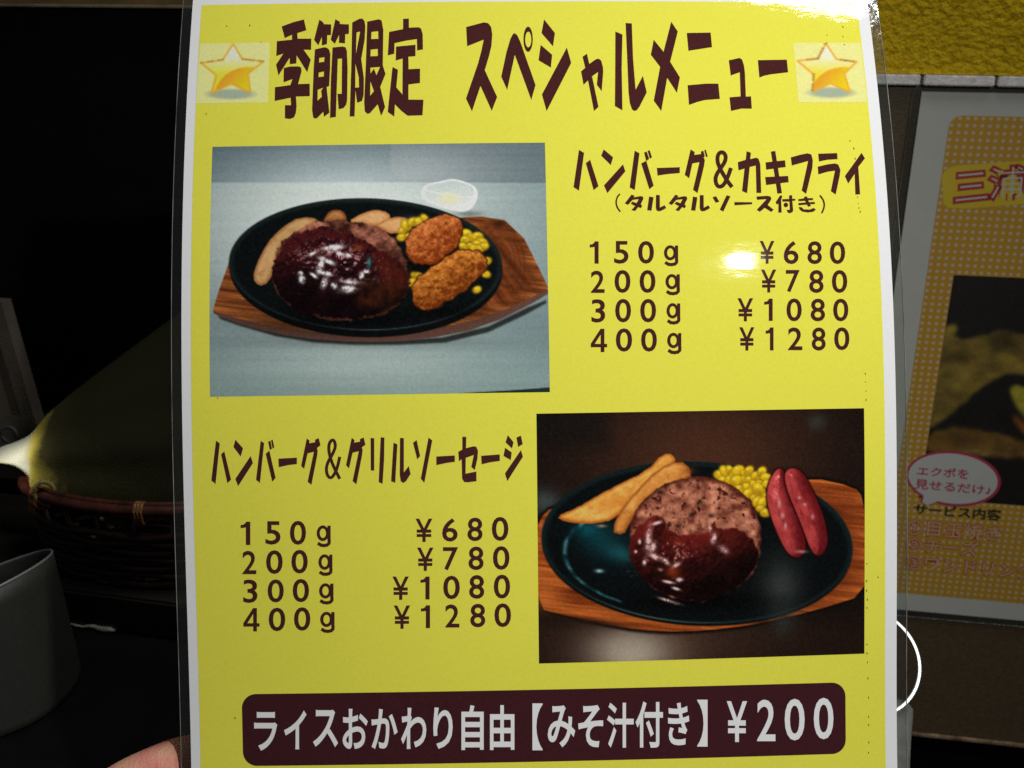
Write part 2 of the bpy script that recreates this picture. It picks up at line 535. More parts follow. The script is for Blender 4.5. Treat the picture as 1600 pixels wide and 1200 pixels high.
# ------------------------------------------------------------------ lettering outlines and print layout, mm on the sheets
GLYPHS={'title':[([[(27.77,11.52),(31.37,10.09),(34.49,9.25),(35.38,12.91),(32.64,13.84),(32.79,15.72),(36.97,15.76),(37.0,19.5),(34.72,19.4),(37.0,22.77),(36.04,26.86),(32.66,21.22),(32.68,23.93),(30.71,24.15),(30.56,22.05),(27.38,27.79),(26.53,24.23),(28.61,20.6),(26.51,21.37),(26.48,16.46),(31.1,16.01),(31.04,14.38),(28.86,15.44)]],[]),([[(28.91,25.37),(30.87,24.88),(33.56,24.93),(34.19,25.4),(34.31,26.62),(33.38,30.67),(36.89,30.61),(36.99,34.62),(32.84,34.67),(33.11,37.75),(32.96,39.83),(32.44,41.3),(31.19,41.81),(29.7,41.55),(29.6,37.39),(31.42,37.42),(31.25,35.03),(26.48,36.0),(26.43,31.56),(31.05,30.97),(31.64,29.01),(28.97,30.03)]],[]),([[(39.23,9.33),(40.58,10.49),(40.59,10.93),(42.91,11.06),(42.91,14.63),(41.78,14.67),(41.77,17.64),(40.22,18.09),(40.17,15.21),(39.17,18.07),(37.81,16.18)]],[]),([[(44.12,9.34),(45.51,10.15),(45.53,10.94),(48.33,11.14),(48.37,14.3),(47.26,14.44),(47.24,17.51),(45.39,17.29),(45.42,14.63),(44.18,17.59),(42.87,16.26)]],[]),([[(38.16,19.39),(40.89,18.72),(41.74,18.86),(42.47,19.52),(42.87,20.92),(42.92,25.84),(42.73,31.45),(41.98,31.75),(42.97,39.98),(41.37,41.29),(41.15,39.66),(39.42,41.56),(38.73,41.84),(38.13,41.33),(37.78,39.01),(37.95,25.76)]],[[(39.56,22.26),(41.11,21.97),(41.06,23.51),(39.54,23.73)],[(39.54,27.01),(41.08,26.67),(41.06,28.31),(39.49,28.53)],[(39.33,32.61),(40.97,31.97),(40.37,32.93),(40.63,34.82),(39.34,36.12)]]),([[(43.5,18.82),(46.56,18.55),(47.47,18.82),(47.89,20.06),(48.2,25.92),(48.22,36.19),(47.96,37.53),(47.19,38.56),(45.72,38.96),(45.3,33.99),(46.56,34.01),(46.44,22.51),(45.17,22.59),(44.94,41.35),(43.19,41.62),(43.24,28.89)]],[]),([[(49.3,10.52),(51.42,9.28),(52.36,9.2),(53.09,10.1),(53.35,12.0),(53.2,16.4),(52.28,22.75),(53.16,29.03),(53.17,34.46),(52.69,36.4),(51.24,36.98),(50.68,32.93),(50.51,41.28),(49.06,41.26),(49.31,25.93)]],[[(50.71,13.86),(51.78,13.62),(50.64,21.03)],[(50.52,24.26),(51.61,28.71),(51.74,32.04),(50.61,32.08)]]),([[(53.89,10.27),(57.28,9.51),(58.28,9.91),(58.84,13.02),(58.83,24.99),(59.67,27.75),(58.11,31.97),(59.62,38.43),(58.46,41.24),(57.4,37.51),(55.1,40.3),(54.32,40.53),(53.56,39.69),(53.34,36.86),(53.72,22.92)]],[[(55.26,13.76),(57.28,13.53),(57.37,16.14),(55.18,16.18)],[(55.09,19.7),(57.21,19.47),(57.3,21.83),(55.07,21.92)],[(55.09,25.64),(57.99,25.43),(56.95,28.11),(56.13,25.96),(55.14,27.6)],[(55.14,30.12),(56.24,33.3),(55.11,34.73)]]),([[(64.85,9.44),(66.62,9.4),(66.64,12.48),(69.57,12.35),(70.37,12.83),(70.86,14.73),(70.96,19.79),(69.18,20.17),(69.08,16.34),(65.9,16.81),(62.3,17.64),(62.27,21.12),(60.3,21.68),(60.61,13.83),(64.87,12.93)]],[]),([[(62.79,18.77),(68.69,18.24),(68.67,22.03),(66.55,22.16),(66.62,26.3),(70.09,26.13),(70.07,30.82),(66.59,31.26),(66.6,36.13),(71.11,36.24),(70.82,41.18),(66.41,41.28),(64.46,39.68),(62.57,37.58),(62.37,41.49),(60.41,39.99),(61.77,25.48),(63.41,26.48),(62.97,32.18),(64.8,34.46),(64.8,22.75),(62.71,23.41)]],[]),([[(84.13,12.42),(89.58,10.87),(90.88,11.17),(91.78,12.48),(92.08,15.08),(91.77,18.8),(90.99,22.2),(89.64,26.83),(93.24,35.58),(91.56,39.99),(88.28,31.96),(85.63,40.09),(83.88,35.99),(87.6,24.71),(88.68,20.48),(89.46,16.7),(84.37,18.88)]],[]),([[(94.58,28.96),(96.33,20.82),(97.58,16.55),(98.39,14.89),(98.97,14.61),(99.69,15.27),(100.68,17.72),(102.61,24.25),(104.89,31.81),(103.5,36.62),(98.83,21.83),(96.31,33.32)]],[]),([[(104.43,16.68),(104.38,17.56),(104.27,18.4),(104.1,19.16),(103.88,19.82),(103.63,20.33),(103.35,20.69),(103.05,20.87),(102.75,20.87),(102.46,20.68),(102.2,20.32),(101.97,19.81),(101.78,19.15),(101.65,18.38),(101.58,17.54),(101.57,16.66),(101.62,15.78),(101.73,14.93),(101.9,14.16),(102.11,13.5),(102.37,12.97),(102.65,12.61),(102.95,12.43),(103.25,12.43),(103.54,12.61),(103.81,12.98),(104.04,13.51),(104.22,14.17),(104.35,14.95),(104.42,15.79)]],[[(103.99,16.76),(103.95,17.31),(103.88,17.83),(103.77,18.31),(103.63,18.71),(103.46,19.04),(103.28,19.26),(103.09,19.37),(102.89,19.37),(102.7,19.25),(102.53,19.03),(102.38,18.71),(102.25,18.3),(102.17,17.82),(102.12,17.3),(102.11,16.75),(102.14,16.2),(102.22,15.68),(102.33,15.2),(102.47,14.79),(102.63,14.46),(102.82,14.24),(103.01,14.12),(103.21,14.12),(103.4,14.24),(103.57,14.47),(103.72,14.79),(103.85,15.21),(103.93,15.69),(103.98,16.21)]]),([[(108.06,9.95),(111.26,14.61),(110.55,19.11),(107.15,14.59)]],[]),([[(106.78,18.55),(110.2,21.89),(109.69,26.12),(106.0,23.71)]],[]),([[(114.76,19.5),(115.92,24.61),(108.03,40.2),(106.75,34.86)]],[]),([[(119.45,22.59),(120.81,21.57),(121.42,24.97),(123.43,23.45),(124.35,23.22),(125.1,23.93),(125.54,26.05),(125.55,27.73),(124.84,33.91),(123.45,31.77),(123.99,27.64),(122.12,29.03),(123.68,38.93),(122.29,40.29),(120.83,30.37),(119.43,31.83),(118.81,27.43),(120.12,26.23)]],[]),([[(129.84,14.13),(131.98,15.17),(131.26,26.06),(130.88,40.11),(128.66,38.68)]],[]),([[(133.14,11.23),(135.06,11.4),(134.87,23.25),(135.15,33.47),(137.59,28.94),(138.51,34.31),(136.15,38.85),(135.19,40.07),(134.53,40.32),(133.78,39.79),(133.22,37.74),(132.98,34.43),(133.04,27.19)]],[]),([[(147.32,10.8),(149.15,14.15),(146.2,24.3),(148.89,29.46),(147.7,34.47),(144.99,29.59),(142.63,40.37),(140.51,36.99),(143.02,26.0),(140.38,21.97),(141.54,16.91),(144.34,20.98)]],[]),([[(151.9,14.63),(159.33,14.46),(159.41,19.38),(152.04,20.63)]],[]),([[(151.1,32.03),(156.7,31.5),(160.55,31.49),(160.71,36.47),(156.12,36.82),(154.0,37.37),(151.16,38.41)]],[]),([[(164.31,23.79),(167.67,22.98),(168.43,23.49),(168.89,25.48),(168.99,27.74),(168.74,35.71),(170.33,35.63),(170.31,39.63),(167.18,39.58),(163.86,40.35),(163.7,35.94),(167.12,35.66),(167.41,27.75),(164.54,28.83)]],[]),([[(173.32,23.7),(182.37,23.49),(182.41,27.69),(177.19,28.37),(175.04,28.8),(173.35,29.48)]],[])],'dish_a':[([[(117.39,52.5),(118.89,53.44),(117.04,65.06),(115.45,63.99)]],[]),([[(120.63,55.6),(122.88,63.76),(121.41,64.95),(119.31,56.63)]],[]),([[(124.81,52.4),(127.54,54.9),(126.74,57.28),(123.97,54.34)]],[]),([[(130.4,57.07),(131.04,59.24),(125.47,65.89),(124.51,63.54)]],[]),([[(134.07,52.85),(135.48,53.66),(133.65,65.04),(132.16,64.18)]],[]),([[(137.43,56.01),(139.35,63.73),(138.02,64.81),(135.87,56.83)]],[]),([[(136.87,53.46),(137.69,53.11),(138.32,55.41),(137.4,56.15)]],[]),([[(137.96,52.93),(138.57,52.69),(139.2,54.91),(138.52,55.35)]],[]),([[(140.51,58.26),(147.41,58.06),(147.33,59.87),(143.37,60.2),(140.62,60.63)]],[]),([[(150.93,52.56),(152.14,53.38),(151.95,54.28),(154.2,53.93),(154.86,55.34),(155.06,55.94),(154.74,57.73),(152.4,66.07),(151.09,65.04),(153.41,56.53),(151.25,56.91),(150.09,61.48),(148.78,60.44)]],[]),([[(153.95,53.24),(154.77,52.94),(155.12,54.74),(154.42,55.34)]],[]),([[(155.04,52.82),(155.52,52.64),(155.99,54.74),(155.46,54.98)]],[]),([[(162.27,58.15),(161.98,58.89),(163.11,59.31),(163.4,58.57)],[(161.98,58.89),(161.4,60.36),(162.52,60.82),(163.11,59.31)],[(161.4,60.36),(160.8,61.65),(161.87,62.19),(162.52,60.82)],[(160.8,61.65),(160.18,62.76),(161.16,63.44),(161.87,62.19)],[(160.18,62.76),(159.66,63.36),(160.39,64.32),(161.16,63.44)],[(159.66,63.36),(159.3,63.53),(159.51,64.74),(160.39,64.32)],[(159.3,63.53),(159.11,63.52),(158.62,64.67),(159.51,64.74)],[(159.11,63.52),(158.89,63.33),(157.92,64.11),(158.62,64.67)],[(158.89,63.33),(158.7,62.9),(157.53,63.29),(157.92,64.11)],[(158.7,62.9),(158.59,62.16),(157.37,62.25),(157.53,63.29)],[(158.59,62.16),(158.65,61.46),(157.46,61.24),(157.37,62.25)],[(158.65,61.46),(158.89,60.78),(157.79,60.3),(157.46,61.24)],[(158.89,60.78),(159.31,60.01),(158.31,59.36),(157.79,60.3)],[(159.31,60.01),(159.95,59.15),(158.98,58.44),(158.31,59.36)],[(159.95,59.15),(160.62,58.21),(159.64,57.51),(158.98,58.44)],[(160.62,58.21),(161.32,57.2),(160.28,56.59),(159.64,57.51)],[(161.32,57.2),(161.8,56.19),(160.66,55.81),(160.28,56.59)],[(161.8,56.19),(162.03,55.2),(160.81,55.15),(160.66,55.81)],[(162.03,55.2),(161.96,54.26),(160.78,54.66),(160.81,55.15)],[(161.96,54.26),(161.55,53.45),(160.58,54.27),(160.78,54.66)],[(161.55,53.45),(160.91,52.94),(160.38,54.1),(160.58,54.27)],[(160.91,52.94),(160.06,52.82),(160.17,54.07),(160.38,54.1)],[(160.06,52.82),(159.27,53.18),(160.0,54.15),(160.17,54.07)],[(159.27,53.18),(158.69,53.9),(159.74,54.48),(160.0,54.15)],[(158.69,53.9),(158.36,54.8),(159.56,55.01),(159.74,54.48)],[(158.36,54.8),(158.26,55.83),(159.48,55.78),(159.56,55.01)],[(158.26,55.83),(158.35,56.84),(159.55,56.56),(159.48,55.78)],[(158.35,56.84),(158.61,57.82),(159.77,57.37),(159.55,56.56)],[(158.61,57.82),(159.01,58.88),(160.14,58.33),(159.77,57.37)],[(159.01,58.88),(159.55,60.03),(160.65,59.43),(160.14,58.33)],[(159.55,60.03),(160.09,61.08),(161.17,60.45),(160.65,59.43)],[(160.09,61.08),(160.63,62.07),(161.68,61.4),(161.17,60.45)],[(160.63,62.07),(161.27,63.1),(162.29,62.38),(161.68,61.4)],[(161.27,63.1),(161.99,64.15),(163.0,63.41),(162.29,62.38)],[(161.99,64.15),(162.35,64.67),(163.36,63.92),(163.0,63.41)]],[]),([[(167.87,53.12),(169.16,53.64),(168.81,55.62),(170.67,55.17),(171.38,55.54),(171.78,57.19),(171.58,66.11),(170.13,66.1),(170.38,57.63),(168.52,58.08),(167.31,66.18),(165.81,65.49),(166.92,58.58),(165.06,59.11),(165.0,56.57),(167.43,55.83)]],[]),([[(181.21,55.1),(184.2,54.26),(186.43,53.81),(187.58,54.2),(187.9,56.01),(187.59,58.41),(185.19,66.45),(183.88,65.41),(186.42,56.25),(181.34,57.65)]],[]),([[(189.66,53.96),(195.52,53.74),(195.5,55.65),(192.33,55.86),(189.73,56.4)]],[]),([[(189.24,58.02),(192.23,57.3),(194.61,57.0),(195.61,57.36),(196.15,59.02),(195.81,60.81),(194.19,66.68),(192.76,65.64),(194.45,59.26),(192.07,59.61),(189.28,60.45)]],[]),([[(203.05,53.67),(203.99,55.4),(201.71,58.11),(201.67,66.63),(200.19,66.69),(200.42,60.28),(198.24,63.29),(197.37,60.96)]],[]),([[(175.23,53.29),(176.59,53.05),(177.85,66.19),(176.45,66.36)],[(173.42,56.65),(179.39,56.0),(179.47,58.1),(173.46,58.93)],[(173.04,61.22),(180.03,60.88),(180.09,62.82),(173.19,63.69)]],[])],'note':[([[(129.03,66.01),(128.97,66.07),(129.31,66.4),(129.36,66.34)],[(128.97,66.07),(128.86,66.19),(129.2,66.52),(129.31,66.4)],[(128.86,66.19),(128.7,66.36),(129.03,66.69),(129.2,66.52)],[(128.7,66.36),(128.46,66.61),(128.82,66.91),(129.03,66.69)],[(128.46,66.61),(128.25,66.92),(128.65,67.16),(128.82,66.91)],[(128.25,66.92),(128.07,67.27),(128.5,67.46),(128.65,67.16)],[(128.07,67.27),(127.93,67.66),(128.38,67.8),(128.5,67.46)],[(127.93,67.66),(127.82,68.1),(128.28,68.18),(128.38,67.8)],[(127.82,68.1),(127.76,68.53),(128.23,68.56),(128.28,68.18)],[(127.76,68.53),(127.74,68.96),(128.22,68.93),(128.23,68.56)],[(127.74,68.96),(127.78,69.37),(128.25,69.29),(128.22,68.93)],[(127.78,69.37),(127.87,69.78),(128.32,69.65),(128.25,69.29)],[(127.87,69.78),(127.99,70.18),(128.43,70.0),(128.32,69.65)],[(127.99,70.18),(128.15,70.56),(128.58,70.33),(128.43,70.0)],[(128.15,70.56),(128.36,70.92),(128.76,70.65),(128.58,70.33)],[(128.36,70.92),(128.6,71.26),(128.98,70.97),(128.76,70.65)],[(128.6,71.26),(128.77,71.51),(129.15,71.22),(128.98,70.97)],[(128.77,71.51),(128.88,71.67),(129.27,71.39),(129.15,71.22)],[(128.88,71.67),(128.94,71.75),(129.33,71.47),(129.27,71.39)]],[]),([[(132.62,66.42),(133.58,66.76),(133.24,67.26),(135.29,66.88),(136.04,67.06),(136.12,67.72),(135.31,69.36),(135.72,69.91),(135.27,70.57),(134.53,70.23),(133.53,71.43),(132.47,71.09),(133.58,69.9),(132.32,69.19),(132.87,68.53),(134.04,69.02),(134.72,67.82),(132.89,68.03),(131.51,69.55),(130.54,69.06)]],[]),([[(137.86,67.03),(139.19,67.26),(138.42,71.36),(137.14,71.19)]],[]),([[(139.92,66.58),(141.06,66.61),(140.96,70.43),(142.39,69.7),(142.85,70.58),(141.25,71.44),(140.49,71.55),(139.9,71.26),(139.74,70.38)]],[]),([[(145.72,66.53),(146.67,66.87),(146.33,67.37),(148.39,66.99),(149.14,67.17),(149.22,67.83),(148.4,69.48),(148.81,70.03),(148.35,70.68),(147.61,70.35),(146.6,71.55),(145.53,71.21),(146.66,70.01),(145.39,69.3),(145.96,68.65),(147.12,69.14),(147.82,67.93),(145.98,68.14),(144.58,69.67),(143.61,69.18)]],[]),([[(150.98,67.14),(152.3,67.37),(151.51,71.47),(150.22,71.31)]],[]),([[(153.05,66.69),(154.19,66.71),(154.07,70.54),(155.5,69.8),(155.96,70.69),(154.35,71.55),(153.59,71.66),(153.0,71.37),(152.84,70.49)]],[]),([[(156.82,67.41),(157.92,67.04),(158.82,68.75),(157.72,69.07)]],[]),([[(161.1,66.77),(162.23,67.11),(159.89,71.78),(158.84,71.16)]],[]),([[(163.32,68.88),(168.69,68.95),(168.66,69.57),(163.33,69.87)]],[]),([[(170.08,67.21),(173.36,67.0),(174.33,67.23),(174.55,67.94),(174.14,68.71),(173.32,69.81),(175.06,71.25),(174.3,71.95),(172.41,70.69),(170.89,71.89),(169.95,71.27),(173.09,68.04),(170.19,68.21)]],[]),([[(177.29,66.84),(177.94,67.07),(177.49,68.39),(177.45,72.14),(176.42,72.2),(176.61,69.38),(176.16,69.75),(175.76,69.0)]],[]),([[(177.84,68.06),(179.92,68.0),(179.98,66.9),(180.9,66.85),(180.88,67.96),(181.82,67.96),(181.79,68.52),(180.87,68.58),(180.97,71.49),(180.72,72.04),(180.16,72.3),(179.4,72.32),(178.97,71.33),(179.93,71.34),(179.98,68.8),(177.84,68.79)]],[]),([[(179.53,69.83),(179.45,70.14),(179.24,70.39),(178.95,70.52),(178.64,70.52),(178.37,70.38),(178.19,70.14),(178.14,69.83),(178.22,69.52),(178.43,69.28),(178.72,69.14),(179.03,69.14),(179.3,69.28),(179.48,69.53)]],[]),([[(182.69,68.08),(184.45,67.82),(184.59,67.26),(185.47,67.27),(185.51,67.75),(187.19,67.76),(187.16,68.38),(185.73,68.42),(185.92,69.02),(187.67,68.93),(187.68,69.58),(186.21,69.64),(186.46,70.19),(185.57,70.41),(185.22,69.75),(182.65,69.96),(182.62,69.29),(184.93,69.08),(184.74,68.59),(182.72,68.68)]],[]),([[(182.66,70.51),(183.53,70.51),(184.15,71.18),(186.01,71.29),(187.24,70.75),(187.87,71.3),(187.06,71.96),(185.3,72.17),(183.68,71.9),(182.95,71.28)]],[]),([[(189.11,67.09),(189.17,67.17),(189.6,66.84),(189.55,66.76)],[(189.17,67.17),(189.28,67.33),(189.72,67.0),(189.6,66.84)],[(189.28,67.33),(189.45,67.57),(189.89,67.24),(189.72,67.0)],[(189.45,67.57),(189.67,67.88),(190.12,67.58),(189.89,67.24)],[(189.67,67.88),(189.85,68.2),(190.33,67.94),(190.12,67.58)],[(189.85,68.2),(190.0,68.53),(190.49,68.31),(190.33,67.94)],[(190.0,68.53),(190.11,68.88),(190.62,68.71),(190.49,68.31)],[(190.11,68.88),(190.19,69.24),(190.71,69.12),(190.62,68.71)],[(190.19,69.24),(190.23,69.59),(190.76,69.54),(190.71,69.12)],[(190.23,69.59),(190.22,69.95),(190.75,69.96),(190.76,69.54)],[(190.22,69.95),(190.17,70.3),(190.68,70.38),(190.75,69.96)],[(190.17,70.3),(190.07,70.67),(190.57,70.79),(190.68,70.38)],[(190.07,70.67),(189.96,71.01),(190.45,71.16),(190.57,70.79)],[(189.96,71.01),(189.84,71.32),(190.32,71.51),(190.45,71.16)],[(189.84,71.32),(189.7,71.61),(190.17,71.83),(190.32,71.51)],[(189.7,71.61),(189.55,71.88),(190.01,72.11),(190.17,71.83)],[(189.55,71.88),(189.44,72.08),(189.9,72.32),(190.01,72.11)],[(189.44,72.08),(189.36,72.22),(189.82,72.46),(189.9,72.32)],[(189.36,72.22),(189.33,72.29),(189.78,72.53),(189.82,72.46)]],[])],'dish_b':[([[(9.8,137.43),(10.89,138.2),(9.42,150.02),(8.2,149.03)]],[]),([[(12.18,140.55),(13.99,148.86),(12.9,149.91),(11.22,141.39)]],[]),([[(15.47,137.21),(17.67,139.75),(16.95,142.17),(14.88,139.32)]],[]),([[(19.84,142.03),(20.47,144.1),(16.01,150.78),(15.24,148.64)]],[]),([[(22.87,137.68),(23.86,138.33),(22.42,149.89),(21.28,149.03)]],[]),([[(25.34,140.53),(27.01,148.53),(26.01,149.64),(24.26,141.42)]],[]),([[(25.02,137.95),(25.69,137.66),(26.11,140.0),(25.49,140.38)]],[]),([[(25.88,137.57),(26.36,137.36),(26.81,139.64),(26.29,139.94)]],[]),([[(27.93,142.93),(33.34,142.71),(33.3,144.59),(30.72,144.85),(27.98,145.42)]],[]),([[(36.31,137.15),(37.12,137.83),(36.99,138.58),(38.72,138.3),(38.73,137.55),(39.8,137.11),(40.28,139.23),(39.24,139.98),(39.44,140.74),(39.26,142.25),(37.43,150.72),(36.33,149.79),(38.31,141.08),(36.48,141.51),(35.4,146.04),(34.51,145.12)]],[]),([[(49.4,137.16),(50.21,137.84),(50.07,138.59),(51.8,138.32),(51.81,137.56),(52.88,137.12),(53.36,139.25),(52.32,139.99),(52.52,140.75),(52.34,142.26),(50.53,150.73),(49.43,149.8),(51.39,141.1),(49.57,141.52),(48.49,146.05),(47.6,145.13)]],[]),([[(45.38,142.55),(45.2,143.3),(46.09,143.51),(46.27,142.75)],[(45.2,143.3),(44.85,144.79),(45.72,145.04),(46.09,143.51)],[(44.85,144.79),(44.41,146.11),(45.25,146.44),(45.72,145.04)],[(44.41,146.11),(43.88,147.26),(44.68,147.69),(45.25,146.44)],[(43.88,147.26),(43.39,147.99),(44.07,148.59),(44.68,147.69)],[(43.39,147.99),(43.04,148.28),(43.35,149.13),(44.07,148.59)],[(43.04,148.28),(42.94,148.27),(42.47,149.05),(43.35,149.13)],[(42.94,148.27),(42.65,147.92),(41.86,148.38),(42.47,149.05)],[(42.65,147.92),(42.42,147.3),(41.53,147.51),(41.86,148.38)],[(42.42,147.3),(42.31,146.41),(41.4,146.43),(41.53,147.51)],[(42.31,146.41),(42.4,145.52),(41.51,145.35),(41.4,146.43)],[(42.4,145.52),(42.68,144.62),(41.83,144.29),(41.51,145.35)],[(42.68,144.62),(43.16,143.62),(42.36,143.18),(41.83,144.29)],[(43.16,143.62),(43.86,142.5),(43.07,142.05),(42.36,143.18)],[(43.86,142.5),(44.44,141.38),(43.62,140.99),(43.07,142.05)],[(44.44,141.38),(44.91,140.25),(44.04,140.01),(43.62,140.99)],[(44.91,140.25),(45.06,139.17),(44.15,139.2),(44.04,140.01)],[(45.06,139.17),(44.85,138.2),(43.99,138.49),(44.15,139.2)],[(44.85,138.2),(44.49,137.54),(43.82,138.16),(43.99,138.49)],[(44.49,137.54),(43.79,137.24),(43.83,138.15),(43.82,138.16)],[(43.79,137.24),(43.13,137.54),(43.73,138.22),(43.83,138.15)],[(43.13,137.54),(42.61,138.2),(43.42,138.61),(43.73,138.22)],[(42.61,138.2),(42.31,139.11),(43.2,139.28),(43.42,138.61)],[(42.31,139.11),(42.21,140.26),(43.12,140.25),(43.2,139.28)],[(42.21,140.26),(42.34,141.62),(43.24,141.47),(43.12,140.25)],[(42.34,141.62),(42.71,143.19),(43.58,142.94),(43.24,141.47)],[(42.71,143.19),(43.19,144.67),(44.04,144.35),(43.58,142.94)],[(43.19,144.67),(43.78,146.07),(44.61,145.7),(44.04,144.35)],[(43.78,146.07),(44.38,147.39),(45.2,147.0),(44.61,145.7)],[(44.38,147.39),(45.0,148.65),(45.81,148.25),(45.2,147.0)],[(45.0,148.65),(45.3,149.28),(46.12,148.88),(45.81,148.25)]],[]),([[(54.89,137.27),(55.95,137.41),(55.79,146.8),(54.79,146.78)]],[]),([[(57.83,137.13),(58.92,137.27),(58.72,143.75),(58.15,150.72),(57.04,150.19)]],[]),([[(61.53,138.79),(62.67,139.27),(61.85,150.47),(60.65,150.0)]],[]),([[(63.45,137.4),(64.57,137.48),(64.41,147.48),(65.87,145.62),(66.37,147.96),(64.98,150.06),(64.21,150.57),(63.46,150.04),(63.19,148.06)]],[]),([[(67.21,138.88),(68.29,138.08),(69.24,142.85),(68.35,143.68)]],[]),([[(71.75,137.43),(72.82,138.27),(70.33,150.6),(69.32,149.37)]],[]),([[(73.93,142.98),(79.33,142.76),(79.3,144.61),(76.72,144.93),(73.89,145.5)]],[]),([[(81.59,137.34),(82.74,137.39),(82.63,140.69),(84.67,140.2),(85.57,140.28),(86.1,141.44),(85.89,143.86),(85.08,147.13),(84.06,146.2),(84.84,142.72),(82.5,143.51),(82.37,148.12),(85.53,147.56),(85.52,150.38),(83.0,150.65),(81.94,150.54),(81.35,149.56),(81.28,143.94),(80.51,144.48),(80.34,141.71),(81.53,141.07)]],[]),([[(86.99,142.97),(92.42,142.66),(92.42,144.57),(89.75,144.89),(87.08,145.46)]],[]),([[(94.86,137.09),(96.5,139.17),(96.02,140.99),(94.14,139.14)]],[]),([[(93.99,140.74),(95.92,142.14),(95.61,144.38),(93.51,143.13)]],[]),([[(98.6,141.48),(99.18,143.4),(94.53,150.47),(93.86,148.24)]],[]),([[(97.37,137.82),(98.65,137.24),(99.17,139.76),(97.79,140.56)]],[])]}
